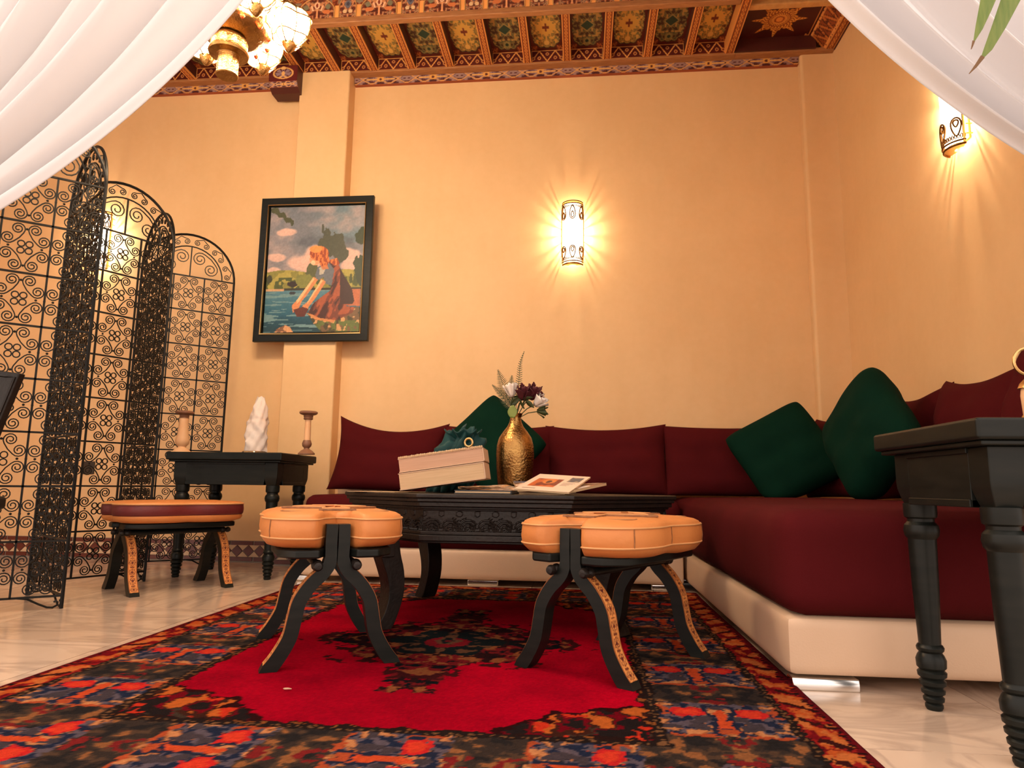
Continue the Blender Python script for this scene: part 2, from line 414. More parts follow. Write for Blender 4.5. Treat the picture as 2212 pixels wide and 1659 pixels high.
bme = painted_mesh('joist', 13, 110, lambda U, V: np.stack([(U-.5)*.05, Y0B+V*(Y1B-Y0B), 0*U+ZB], -1), braid, back=(0, 0, .09)); bme.materials.append(M['paint'])
side = G().box((-.0262, Y0B, ZB+.012), (.0262, Y1B, ZB+.092)).mesh('joist_side'); side.materials.append(M['red_wood'])
for k in range(20):
    xb = XB0-PITCH_B*k
    link('joist', bme, None, ceil, smooth=False, loc=(xb, 0, 0))
    link('joist_side', side, None, ceil, smooth=False, loc=(xb, 0, 0))
    xm = xb-PITCH_B/2
    link('coffer_panel', pan[(k+0) % 2], None, ceil, smooth=False, loc=(xm, (Y0B+Y1B)/2, ZP))
    link('zigzag_board', zme, None, ceil, smooth=False, loc=(xm, Y1B, ZB+.003))
kid(G().box((LX, 4.203, ZB-.010), (1.0, WY, ZB+.003)), 'wall_plate', M['wood_rail'], bevel=.004)
kid(G().box((1.0, 4.205, ZB-.010), (WX, WY, ZB+.012)), 'wall_plate', M['wood_rail'], bevel=.004)
kid(G().box((LX, 3.70, ZB-.004), (XB0-.03, 3.745, ZB+.035)), 'front_rail', M['wood_rail'], bevel=.006)
# frieze of painted pointed arches, facing the room
PA = .392; ZF0, ZF1 = ZB+.033, ZB+.232
def frieze(U, V):
    x = U*PA; z = V*(ZF1-ZF0); C = np.zeros(U.shape+(3,)); C[:] = (150, 78, 46)
    n = fbm(np.abs(x-PA/2)*60, z*60, 5, 2); put(C, n > .56, (134, 120, 100)); put(C, n < .36, (110, 46, 26))
    def arch(c, hw, zs, zt):
        dx = np.abs(x-c)
        top = np.where(dx < hw, zs+(zt-zs)*np.clip(1-(dx/hw)**1.7, 0, 1)**.75, -1)
        return dx, top
    for c, hw, zs, zt in ((.125, .112, .062, .140), (.125+PA/2, .054, .075, .150)):
        dx, top = arch(c, hw, zs, zt)
        ins = (z < top) & (dx < hw)
        put(C, ins, (120, 52, 30))
        m = fbm(dx*70+c*9, z*70, 9, 2); put(C, ins & (m > .52), (136, 110, 86)); put(C, ins & (m > .6), (204, 136, 90)); put(C, ins & (m < .33), (82, 40, 30))
        if hw > .08:
            put(C, ins & ((dx/.018)**2+((z-.085)/.024)**2 < 1), (236, 190, 150)); put(C, ins & ((dx/.008)**2+((z-.085)/.014)**2 < 1), (130, 50, 30))
            put(C, ins & (np.abs(dx-.028-.35*(z-.06)) < .006) & (z < .085) & (z > .05), (236, 186, 146)); put(C, ins & (dx < .006) & (z < .06), (226, 160, 110))
            put(C, ins & (((dx-.06)/.026)**2+((z-.04)/.014)**2 < 1), (206, 120, 70)); put(C, ins & (((dx-.07)/.016)**2+((z-.075)/.018)**2 < 1), (124, 122, 96))
        else:
            put(C, ins & ((dx/.020)**2+((z-.083)/.026)**2 < 1), (104, 104, 116)); put(C, ins & ((dx/.010)**2+((z-.085)/.014)**2 < 1), (66, 66, 82))
            put(C, ins & (((dx-.018)/.013)**2+((z-.035)/.013)**2 < 1), (220, 186, 140))
    for c in (.125+.125, .125-.125+PA*.0):
        pass
    for c in (.24, .24+.0, .006, PA-.002):
        d = np.hypot(x-c, z-.142); put(C, d < .028, (196, 124, 64)); put(C, d < .021, (126, 60, 34)); put(C, d < .012, (216, 150, 92))
    for c in (.252, PA-.004, -.004+.002):
        put(C, (np.abs(x-c) < .0135) & (z < .078), (240, 166, 92))
    put(C, z > .186, (214, 140, 70))
    return C
fme = painted_mesh('arch_frieze', 110, 56, lambda U, V: np.stack([U*PA, 0*U-.0*V, ZF0+V*(ZF1-ZF0)], -1), frieze, back=(0, .02, 0)); fme.materials.append(M['paint'])
def archline(c, hw, zs, zt):
    p = [(c-hw, 0, ZF0), (c-hw, 0, ZF0+zs)]
    for i in range(1, 14):
        q = -1+2*i/14; p.append((c+hw*q, 0, ZF0+zs+(zt-zs)*(1-abs(q)**1.7)**.75))
    return p+[(c+hw, 0, ZF0+zs), (c+hw, 0, ZF0)]
am1 = G().tube(archline(.125, .112, .062, .140), .0042, 5).mesh('arch_moulding'); am2 = G().tube(archline(.125+PA/2, .054, .075, .150), .0038, 5).mesh('arch_moulding')
am1.materials.append(M['gold_paint']); am2.materials.append(M['gold_paint'])
xf = XB0-.03-PA
FX0 = -.443-.125          # a big arch peak sits near x = -0.443
k0 = int((XB0-.03-FX0)/PA)
for k in range(k0-1, k0-12, -1):
    x = FX0+PA*k
    if x < LX-.3: break
    link('arch_frieze', fme, None, ceil, smooth=False, loc=(x, 3.698, 0))
    link('arch_moulding', am1, None, ceil, loc=(x, 3.696, 0)); link('arch_moulding', am2, None, ceil, loc=(x, 3.696, 0))
xe = FX0+PA*k0
kid(G().box((xe, 3.698, ZF0), (XB0-.02, 3.72, ZF1)), 'frieze_end_board', M['wood_rail'])
kid(G().tube([(xe+.1, 3.696, ZF0+.03), (XB0-.03, 3.696, ZF0+.09)], .005, 5).tube([(xe+.02, 3.696, ZF0), (xe+.02, 3.696, ZF0+.15)], .004, 5), 'arch_moulding', M['gold_paint'])
kid(G().box((LX, 3.66, ZF1), (XB0-.02, 3.72, ZF1+.018)), 'cornice', M['gold_paint'], bevel=.005)
kid(G().box((LX, 3.63, ZF1+.018), (XB0-.02, 3.72, ZF1+.05)), 'cornice', M['wood_rail'], bevel=.005)
# wider border along the right wall with star panels
bm2 = painted_mesh('border_joist', 13, 220, lambda U, V: np.stack([(U-.5)*.055, 1.85+V*(4.205-1.85), 0*U+ZB-.003], -1), lambda U, V: braid(U, V*4.6), back=(0, 0, .10)); bm2.materials.append(M['paint'])
link('border_joist', bm2, None, ceil, smooth=False, loc=(XB0, 0, 0))
link('border_joist', bm2, None, ceil, smooth=False, loc=(1.588, 0, 0))
kid(G().box((XB0-.02, 1.85, ZB+.09), (XB0+.02, 3.7, ZC)), 'inner_board', M['red_wood'], smooth=False)
def starp(asp):
    def f(U, V):
        C = np.zeros(U.shape+(3,)); C[:] = (70, 14, 12)
        u = (U*2-1)*asp; v = V*2-1
        n = fbm(U*5, V*5, 2, 3); C *= (.9+.2*n)[..., None]
        r = np.hypot(u, v); t = np.arctan2(v, u)
        k = np.abs(((t/(PI/4)) % 1)-.5)*2
        R = .50+.34*np.clip((k-.35)/.65, 0, 1)**1.3+.05*np.cos(24*t)
        put(C, r < R+.03, (120, 56, 20)); put(C, r < R, (206, 138, 54))
        q = np.sin(24*t+4*np.sin(r*20)); put(C, (r < R-.05) & (q > .3), (138, 66, 28)); put(C, (r < R-.05) & (q < -.8), (226, 166, 80))
        put(C, np.abs(r-.34) < .02, (150, 76, 34)); put(C, np.abs(r-.2) < .03, (216, 146, 66)); put(C, r < .16, (160, 78, 34)); put(C, r < .11, (222, 142, 62))
        e = np.minimum(np.minimum(U, 1-U)*asp, np.minimum(V, 1-V)); put(C, np.abs(e-.035) < .008, (200, 132, 66))
        cn = np.maximum(np.abs(np.abs(u)-asp+.13), np.abs(np.abs(v)-.87)); put(C, (cn < .075) & (fbm(u*16, v*16, 8, 2) > .52), (200, 130, 66))
        return C
    return f
sp_w = 1.47-.99; ys = [(3.83, 4.21), (3.36, 3.775), (2.9, 3.305), (2.44, 2.845), (1.98, 2.385)]
for i, (a, b) in enumerate(ys):
    me = painted_mesh('star_panel', 150, 120, lambda U, V: np.stack([.99+U*sp_w, a+V*(b-a), 0*U+ZP], -1), starp(sp_w/(b-a)), back=(0, 0, .02)) if i < 2 else None
    if me is None: kid(G().box((.99, a, ZP), (.99+sp_w, b, ZP+.02)), 'star_panel', M['red_wood'], smooth=False); continue
    me.materials.append(M['paint']); link('star_panel', me, None, ceil, smooth=False)
    kid(G().box((.99, a-.055, ZB+.012), (1.6, a-.003, ZP+.02)), 'cross_rail', M['gold_paint'], bevel=.01)
kid(G().box((.99, 4.19, ZB), (1.5, 4.215, ZP+.01)), 'panel_edge', M['red_wood'], smooth=False)
kid(G().box((.985, 1.9, ZB+.03), (1.0, 4.2, ZP+.01)), 'panel_edge', M['red_wood'], smooth=False)
def cove(U, V):
    C = np.zeros(U.shape+(3,)); C[:] = (140, 66, 28)
    q = np.abs(((V*26) % 1)-.5)*2; z = np.abs(U-q)
    put(C, z < .16, (190, 112, 50)); put(C, (z > .3) & (z < .4), (74, 22, 14)); put(C, np.minimum(U, 1-U) < .09, (220, 150, 80)); put(C, fbm(U*9, V*180, 4, 2) > .66, (84, 30, 16))
    return C
cvm = painted_mesh('cove', 24, 420, lambda U, V: np.stack([1.468+U*.092, 1.9+V*(4.215-1.9), ZP-.004-U*(ZP-ZB-.004)], -1), cove, back=(.02, 0, .03)); cvm.materials.append(M['paint'])
link('cove', cvm, None, ceil, smooth=False)
kid(G().box((1.614, 1.9, ZB-.012), (WX, 4.21, ZB+.06)), 'shadow_strip', M['red_wood'], smooth=False)
# painted frieze board on the wall
def vine(L):
    def f(U, V):
        C = np.zeros(U.shape+(3,)); C[:] = (84, 26, 24)
        x = ((U*L) % .37)/.37; a = np.abs(x-.5)*2; v = V*2-1; b = np.abs(v)
        n = fbm(a*11+2, b*3.2+7, 31, 2)
        put(C, n > .45, (110, 82, 92)); put(C, n > .56, (150, 118, 112)); put(C, n < .33, (58, 18, 18))
        put(C, np.abs(b-.1-.75*np.abs(np.sin(a*PI*1.5))**1.5) < .11, (206, 148, 84))
        put(C, (b < .13) & (a > .1) & (a < .55), (222, 166, 84)); put(C, (a/.13)**2+(b/.5)**2 < 1, (214, 156, 76)); put(C, (a/.05)**2+(b/.25)**2 < 1, (90, 34, 26))
        put(C, b > .9, (150, 72, 40))
        return C
    return f
for x0, x1, n in ((-1.566, 1.412, 620), (LX, -1.93, 420)):
    me = painted_mesh('frieze_board', n, 18, lambda U, V: np.stack([x0+U*(x1-x0), 0*U+4.268-.012*(V-.5), 3.246+V*.068], -1), vine(x1-x0), back=(0, .028, 0)); me.materials.append(M['paint'])
    link('frieze_board', me, None, ceil, smooth=False)
# painted corbel block over the pilaster
def corb(U, V):
    C = np.zeros(U.shape+(3,)); C[:] = (92, 26, 24)
    u = np.abs(U*2-1); v = V*2-1
    d = np.hypot((u-.34)/.42, (v+.05)/.6); d2 = np.hypot(u/.75, (v-.05)/.78)
    put(C, (d2 < 1) & (d2 > .82) & (v > -.9), (222, 170, 100)); put(C, (d2 < .75) & (fbm(np.arctan2(v, u)*5, d2*2, 3, 1) > .5), (140, 118, 128))
    put(C, (d < .9) & (d > .68) & (v < 0), (222, 170, 100)); put(C, (u/.12)**2+((v-.0)/.3)**2 < 1, (226, 176, 106)); put(C, (u/.2)**2+((v-.72)/.2)**2 < 1, (226, 176, 106))
    return C
cb = G().prism([(4.10, ZB), (4.25, ZB), (4.25, 3.135), (4.16, 3.135), (4.12, 3.158), (4.10, 3.192)], -2.105, -1.905, axis='x').build('corbel', M['red_wood'], ceil, smooth=False)
cme = painted_mesh('corbel_face', 50, 44, lambda U, V: np.stack([-2.103+U*.196, 0*U+4.0985, 3.192+V*.11], -1), corb, back=(0, .004, 0)); cme.materials.append(M['paint'])
link('corbel_face', cme, None, cb, smooth=False)
cme = painted_mesh('corbel_face', 40, 14, lambda U, V: np.stack([-2.103+U*.196, 4.12-.02*V-.0015, 3.159+V*.032], -1), lambda U, V: vine(.36)(U*1.0, V), back=(0, .003, 0)); cme.materials.append(M['paint'])
link('corbel_face', cme, None, cb, smooth=False)

# ------------------------------------------------------------------ rug
RX0, RX1, RY0, RY1 = -1.395, .545, 1.045, 3.45
def rug_paint(U, V):
    W, H = RX1-RX0, RY1-RY0
    x = (U-.5)*W; y = (V-.5)*H; jx = (fbm(x*70, y*70, 1, 2)-.5)*.022; jy = (fbm(x*70+40, y*70, 2, 2)-.5)*.022
    x = x+jx; y = y+jy
    bx = W/2-np.abs(x); by = H/2-np.abs(y); d = np.minimum(bx, by); vert = bx < by
    al = np.where(vert, y, x)
    C = np.zeros(U.shape+(3,)); C[:] = (172, 2, 30)
    f1 = fbm(x*6, y*6, 3, 3); C *= (.78+.44*f1)[..., None]
    ax, ay = np.abs(x), np.abs(y)
    # medallion
    r = np.hypot(x/.36, (y+.02)/.36); th = np.arctan2(y, x); R = .86+.12*np.cos(8*th)+.10*np.cos(4*th)
    n1 = fbm(ax*18+1, ay*18+1, 7, 2); n2 = fbm(ax*32+9, ay*32+3, 8, 2)
    ins = (r < R) | ((ax < .07) & (ay < .56) & (n1 > .35))
    put(C, ins, (40, 16, 18)); put(C, ins & (n1 > .56), (112, 24, 28)); put(C, ins & (n2 > .64), (140, 78, 44)); put(C, ins & (n2 < .34), (16, 18, 22))
    put(C, (r < .46+.06*np.cos(6*th)), (20, 26, 28)); put(C, (r < .42) & (n2 > .62), (96, 62, 44)); put(C, (r < .2) & (n1 > .45), (120, 20, 30))
    halo = (r > R) & (r < R*1.28) & (n2 > .60); put(C, halo, (62, 18, 20))
    # spandrels
    fx = W/2-.385-ax; fy = H/2-.385-ay
    s = np.clip(fx, 0, 9)/.40+np.clip(fy, 0, 9)/.26+.55*(fbm(ax*11, ay*11, 15, 2)-.5)
    spn = s < 1.0
    m1 = fbm(ax*17+5, ay*17+2, 17, 2); m2 = fbm(ax*30+5, ay*30+2, 19, 2)
    put(C, (s > .98) & (s < 1.07), (46, 12, 14))
    put(C, spn, (112, 8, 22)); put(C, spn & (m1 > .50), (62, 30, 22)); put(C, spn & (m1 > .60), (196, 98, 40)); put(C, spn & (m1 < .38), (34, 26, 26)); put(C, spn & (m2 > .66), (206, 52, 30)); put(C, (s < .45) & (m1 > .42) & (m1 < .50), (66, 52, 42))
    fedge = np.minimum(fx, fy) + .03*(fbm(al*16, d*4, 27, 2)-.5)
    put(C, (fedge < .022), (40, 22, 20)); put(C, (fedge > .004) & (fedge < .014) & (fbm(al*50, d*50, 29, 1) > .5), (150, 84, 40))
    # main border
    B = (d > .115) & (d < .375); P = .36
    p = ((al+.11)/P) % 1-.5; ap = np.abs(p); cc = (d-.245)/.13; acc = np.abs(cc)
    k1 = fbm(p*7+50, acc*3.0+3, 41, 2); k2 = fbm(p*12+9, acc*5+1, 43, 2); k3 = fbm(al*30, acc*4.5, 45, 2)
    put(C, B, (58, 47, 42)); put(C, B & (k3 > .56), (84, 62, 48)); put(C, B & (k3 > .67), (150, 94, 56)); put(C, B & (k3 < .36), (40, 36, 36)); put(C, B & (k2 > .72), (128, 34, 34))
    cl = B & (ap < .30)
    put(C, cl & (k1 > .28), (96, 84, 94)); put(C, cl & (k2 > .50), (172, 104, 62)); put(C, cl & (k2 > .60), (204, 134, 86)); put(C, cl & (np.abs(k2-.5) < .018), (44, 36, 44)); put(C, cl & (k1 > .62), (180, 78, 44)); put(C, cl & (k2 < .33), (34, 40, 62)); put(C, cl & (k1 < .30), (70, 60, 66))
    loz = ((p-.12)/.085)**2+((acc-.52)/.30)**2; put(C, B & (loz < 1.1+.5*(k2-.5)), (206, 40, 38)); put(C, B & (loz < .45), (222, 62, 40))
    put(C, B & (np.abs(acc-.12-.5*np.abs(p+.05)) < .045) & (ap < .26), (36, 40, 60)); put(C, B & (acc < .10) & (p > -.16) & (p < .16), (210, 78, 40))
    # guards, outer border, edge
    bead = np.sin(al*2*PI/.022)
    for a, b in ((.092, .115), (.375, .398)):
        g = (d > a) & (d < b); put(C, g, (36, 26, 24)); put(C, g & (np.abs(d-(a+b)/2) < .004) & (bead > .1), (124, 84, 54))
    O = (d > .022) & (d < .092); q = ((al+d*.9*np.sign(al))/.115) % 1; o1 = fbm(al*30, d*40, 51, 2)
    put(C, O, (158, 30, 28)); put(C, O & (q > .18) & (q < .72) & (np.abs(d-.057) < .026+.01*(o1-.5)), (198, 88, 38)); put(C, O & (o1 > .6), (206, 112, 56)); put(C, O & (q > .8) & (np.abs(d-.057) < .028), (60, 20, 18)); put(C, O & (o1 < .33), (120, 16, 24))
    put(C, d < .022, (104, 16, 24)); put(C, (d < .03) & (d > .018) & (bead > 0), (40, 16, 18)); put(C, d < .006, (70, 18, 22))
    C *= (.90+.2*vnoise(x*300, y*300, 61))[..., None]
    C *= .81
    return np.clip(C, 0, 255)
def rug_fn(U, V):
    X = RX0+U*(RX1-RX0); Y = RY0+V*(RY1-RY0)
    e = np.minimum(np.minimum(U, 1-U)*(RX1-RX0), np.minimum(V, 1-V)*(RY1-RY0))
    edge = .004*(fbm(X*5, Y*5, 71, 2)-.5)
    X = X+np.where((U < .004) | (U > .996), edge*2, 0)
    return np.stack([X, Y, .011*np.clip(e/.006, .35, 1)+.0015*fbm(X*4, Y*4, 73, 2)], -1)
rme = painted_mesh('rug', 400, 484, rug_fn, rug_paint, back=None); rme.materials.append(M['rug'])
rug = tag(link('rug', rme, None, None), 'red floral wool rug with a dark medallion under the coffee table', 'rug')

# ------------------------------------------------------------------ sofas
def cushion_box(lo, hi, puff=.012, nx=14, ny=14, rad=.05):
    """soft rectangular mattress: rounded box with slightly swollen faces"""
    g = G(); lo = Vector(lo); hi = Vector(hi); c = (lo+hi)/2; h = (hi-lo)/2
    def rp(p):
        q = Vector(p); s = Vector((max(-1, min(1, q.x)), max(-1, min(1, q.y)), max(-1, min(1, q.z))))
        out = Vector((s.x*h.x, s.y*h.y, s.z*h.z))
        inn = Vector([max(-(h[i]-rad), min(h[i]-rad, out[i])) for i in range(3)])
        dlt = out-inn
        if dlt.length > 1e-9: out = inn+dlt.normalized()*rad
        for i in range(3):
            j, k = (i+1) % 3, (i+2) % 3
            if abs(s[i]) > .999: out[i] += math.copysign(puff*(1-s[j]**2)*(1-s[k]**2), s[i])
        return c+out
    n = nx
    ts = sorted(set([-1+2*i/n for i in range(n+1)]))
    for ax in range(3):
        for sg in (-1, 1):
            def fn(u, v):
                p = [0, 0, 0]; p[ax] = sg
                e = lambda t: math.sin((t-.5)*PI*.96)/math.sin(PI*.48)
                p[(ax+1) % 3] = e(u); p[(ax+2) % 3] = e(v); return rp(p)
            g.grid(n+1, n+1, fn)
    return g
SZ0, SZ1, SZ2 = .031, .180, .445
sb = thing('sofa', 'burgundy sofa section on a cream leather base along the back wall', 'sofa', (0, 0, 0))
cushion_box((-1.47, 3.53, SZ0), (.500, 4.2, SZ1), .006, rad=.02).build('base', M['cream'], sb)
cushion_box((-1.455, 3.52, SZ1-.002), (.492, 4.13, SZ2), .012).build('seat_mattress', M['burgundy'], sb)
cushion_box((-1.50, 4.145, SZ1+.004), (.495, 4.235, .70), .004, rad=.025).build('backrest', M['cream'], sb)
for x in (-1.40, -.5, .42): G().box((x-.08, 3.545, 0), (x+.08, 3.60, SZ0)).build('foot', M['chrome'], sb, bevel=.008)
for x in (-1.40, .42): G().box((x-.08, 4.1, 0), (x+.08, 4.15, SZ0)).build('foot', M['chrome'], sb, bevel=.008)
sr = thing('sofa', 'deep burgundy sofa section on a cream leather base along the right wall', 'sofa', (0, 0, 0))
cushion_box((.522, 1.892, SZ0), (1.60, 4.2, SZ1), .008, rad=.022).build('base', M['cream'], sr)
cushion_box((.514, 1.872, SZ1-.002), (1.59, 4.19, SZ2+.006), .016, rad=.06).build('seat_mattress', M['burgundy'], sr)
for x, y in ((.612, 1.915), (.62, 3.9), (1.5, 1.922), (1.5, 3.9)): G().prism([(-.025, .0), (-.027, .018), (-.022, .030), (.022, .030), (.027, .018), (.025, .0)], -.082, .082, axis='x').build('foot', M['chrome'], sr, loc=(x, y, 0), bevel=.003)

def pillow(name, w_, h_, t_, loc, rot, m, label, group, seed=0, ear=.10, sag=0, n=30, rc_=.0):
    g = G(); R = random.Random(seed); ph = [R.uniform(0, 6) for _ in range(6)]
    for sg in (1, -1):
        def fn(u, v):
            a = math.sin((u-.5)*PI); b = math.sin((v-.5)*PI)
            rc = 1-rc_*(a*a*b*b)**2; x = w_/2*a*(1-ear*(1-b*b))*rc; z = h_/2*b*(1-ear*(1-a*a))*rc
            z -= sag*(1-a*a)*max(0, b)
            th = t_/2*((1-a**4)*(1-b**4))**.5
            wr = 1+.05*math.sin(7*a+ph[0]+2*b)*math.cos(5*b+ph[1])+.04*math.sin(11*b+ph[2])
            return Vector((x, sg*th*wr, z))
        g.grid(n, n, fn)
    M3 = Matrix.Rotation(rot[2], 4, 'Z') @ Matrix.Rotation(rot[0], 4, 'X') @ Matrix.Rotation(rot[1], 4, 'Y')
    zs = SZ2-.004-loc[2]                 # soft cushions flatten where they rest on the seat
    for i, p in enumerate(g.v):
        q = M3 @ Vector(p)
        if q.z < zs+.05: q.z = zs+.05*math.exp((q.z-zs-.05)/.05)
        g.v[i] = (q.x, q.y, max(q.z, zs))
    o = g.build(name, m, None, angle=80, loc=loc)
    return tag(o, label, 'cushion', group)
D = math.radians
BC = 'burgundy back cushions on the sofa'; GC = 'green scatter cushions on the sofa'
# along the back wall
pillow('back_cushion', .68, .46, .15, (-1.135, 3.975, .665), (D(-12), D(4), 0), M['burgundy'], 'burgundy back cushion at the far left end of the sofa, corner raised', BC, 1, .10, .055)
pillow('back_cushion', .66, .42, .15, (-.490, 3.975, .650), (D(-12), D(0), 0), M['burgundy'], 'burgundy back cushion mostly hidden behind the brass vase', BC, 2, .04, .015)
pillow('back_cushion', .695, .43, .16, (.140, 3.975, .652), (D(-12), D(-1), 0), M['burgundy'], 'burgundy back cushion right of the vase, its ear meeting the next cushion', BC, 3, .05, .025)
pillow('back_cushion', .69, .42, .16, (.805, 3.975, .652), (D(-12), D(0), 0), M['burgundy'], 'burgundy back cushion behind the tilted green cushion near the corner', BC, 4, .03, .01)
# along the right wall
pillow('back_cushion', .52, .46, .18, (1.36, 3.74, .67), (D(-10), 0, D(-72)), M['burgundy'], 'burgundy back cushion in the sofa corner, peeking out between the green cushions', BC, 5, .08, .02)
pillow('back_cushion', .50, .52, .15, (1.465, 3.22, .70), (D(-12), D(0), D(-86)), M['burgundy'], 'dark burgundy cushion on the right wall just behind the tall green cushion', BC, 6, .08, .03)
pillow('back_cushion', .60, .52, .17, (1.455, 2.66, .70), (D(-12), D(0), D(-88)), M['burgundy'], 'burgundy cushion on the right wall above the black console corner', BC, 7, .08, .03)
pillow('back_cushion', .56, .52, .20, (1.40, 2.10, .715), (D(-14), D(10), D(-88)), M['burgundy'], 'burgundy cushion nearest the camera at the right edge, its corner raised', BC, 8, .10, .02)
# green ones
pillow('scatter_cushion', .46, .46, .15, (-.49, 3.79, .728), (D(-14), D(44), D(4)), M['green'], 'green velvet cushion standing on its corner behind the brass vase', GC, 11, .05, rc_=.09)
pillow('scatter_cushion', .47, .48, .16, (1.055, 3.70, .685), (D(-18), D(-30), D(-10)), M['green'], 'green velvet cushion leaning with its corner up near the sofa corner', GC, 12, .05, rc_=.09)
pillow('scatter_cushion', .46, .46, .20, (1.205, 3.03, .732), (D(-6), D(-42), D(-78)), M['green'], 'tall green velvet cushion seen side-on beside the black console table', GC, 13, .03, rc_=.10)

# ------------------------------------------------------------------ wrought iron folding screen
SW, SH = .53, 2.02; SPR = SH-SW/2; ROWS = 8; Z0S = .05; CH = (SPR-Z0S)/ROWS; COLS = 3; CW = SW/COLS
scr = thing('folding_screen', 'black wrought iron folding screen of arched scrollwork panels', 'screen', (-2.0, 2.6, 0))
def spiral(c, R, a0, turns, sgn, r1=.2, n=13):
    N = int(n*turns); return [(c[0]+(R+(R*r1-R)*i/N)*math.cos(a0+sgn*2*PI*turns*i/N), c[1]+(R+(R*r1-R)*i/N)*math.sin(a0+sgn*2*PI*turns*i/N)) for i in range(N+1)]
def cscroll(c1, c2, R, side, turns=1.7, bow=0):
    """C-scroll: two spirals joined by their outer tangent lying on `side` of the line c1->c2"""
    d = Vector((c2[0]-c1[0], c2[1]-c1[1])); d.normalize(); nrm = Vector((-d.y, d.x))*side; a0 = math.atan2(nrm.y, nrm.x)
    s1 = spiral(c1, R, a0, turns, side); s2 = spiral(c2, R, a0, turns, -side)
    m = ((c1[0]+c2[0])/2+nrm.x*(R+bow), (c1[1]+c2[1])/2+nrm.y*(R+bow))
    return s1[::-1]+[m]+s2
def flat(pts, y=0): return [(a, y, b) for a, b in pts]
def scroll_mesh(sx, sz):
    hx, hz = CW/2, CH/2
    c1 = (.345*hx*sx, .70*hz*sz); c2 = (.70*hx*sx, .315*hz*sz)
    me = G().tube(flat(cscroll(c1, c2, .0255, -1 if sx*sz > 0 else 1, 2.0, .003)), .0031, 4).mesh('scroll'); me.materials.append(M['iron']); return me
SM = {(sx, sz): scroll_mesh(sx, sz) for sx in (-1, 1) for sz in (-1, 1)}
rgm = G().tube(flat([(.0125*math.cos(2*PI*i/12), .0125*math.sin(2*PI*i/12)) for i in range(12)]), .0033, 4, True).mesh('ring'); rgm.materials.append(M['iron'])
dot = G().sphere((0, 0, 0), .0052, 6, 4).mesh('rivet'); dot.materials.append(M['iron'])
def panel_frame():
    g = G(); r = .0072
    arc = [(SW/2-SW/2*math.cos(PI*i/24), SPR+SW/2*math.sin(PI*i/24)) for i in range(25)]
    g.tube(flat([(0, 0)]+[(0, SPR)]+arc[1:-1]+[(SW, SPR), (SW, 0)]), r, 6)
    ri = SW/2*.72; g.tube(flat([(SW/2-ri*math.cos(PI*i/20), SPR+ri*math.sin(PI*i/20)) for i in range(21)]), .0042, 5)
    for k in range(ROWS+1): g.tube(flat([(0, Z0S+CH*k), (SW, Z0S+CH*k)]), .0056, 4)
    g.tube(flat([(SW/2, SPR), (SW/2, SPR+ri)]), .0050, 4)
    for k in range(1, COLS): g.tube(flat([(CW*k, Z0S), (CW*k, SPR)]), .0056, 4)
    for s in (0, 1):       # scrolled feet
        f = [(.16, Z0S), (.12, .044), (.08, .022), (.05, .008), (.03, .006), (.016, .014), (.014, .026), (.022, .032), (.028, .026)]
        g.tube(flat([(a if s == 0 else SW-a, b) for a, b in f]), .0042, 5)
    return g
PF = panel_frame().mesh('panel'); PF.materials.append(M['iron'])
def arch_scrolls():
    out = []; rm = SW/2*.86; cx = SW/2
    for k in range(6):
        a1 = PI*(k+.27)/6; a2 = PI*(k+.73)/6
        c1 = (cx-rm*.97*math.cos(a1), SPR+rm*.97*math.sin(a1)); c2 = (cx-rm*.97*math.cos(a2), SPR+rm*.97*math.sin(a2))
        out.append(G().tube(flat(cscroll(c1, c2, .0185, 1, 1.7, .016)), .0030, 4).mesh('arch_scroll'))
    for s in (-1, 1):
        out.append(G().tube(flat(cscroll((cx+s*.052, SPR+.118), (cx+s*.118, SPR+.060), .044, 1 if s > 0 else -1, 1.9, .006)[::1]), .0034, 4).mesh('arch_scroll'))
    for m in out: m.materials.append(M['iron'])
    return out
AS = arch_scrolls()
def joined_scrollwork():
    g = G()
    for r_ in range(ROWS):
        for c_ in range(COLS):
            cx, cz = CW*(c_+.5), Z0S+CH*(r_+.5)
            for k, me in SM.items(): g.add([(v.co.x+cx, v.co.y, v.co.z+cz) for v in me.vertices], [tuple(p.vertices) for p in me.polygons])
            for sx in (-1, 1):
                for sz in (-1, 1): g.add([(v.co.x+cx+.0142*sx, v.co.y, v.co.z+cz+.0142*sz) for v in rgm.vertices], [tuple(p.vertices) for p in rgm.polygons])
    for me in AS: g.add([v.co[:] for v in me.vertices], [tuple(p.vertices) for p in me.polygons])
    me = g.mesh('scrollwork'); me.materials.append(M['iron']); return me
JS = joined_scrollwork()
H = [(-2.445, 2.295), (-2.05, 2.62), (-2.455, 2.92), (-2.21, 3.38), (-2.60, 3.69), (-2.20, 4.02)]
o0 = Vector((-2.0, 2.6, 0))
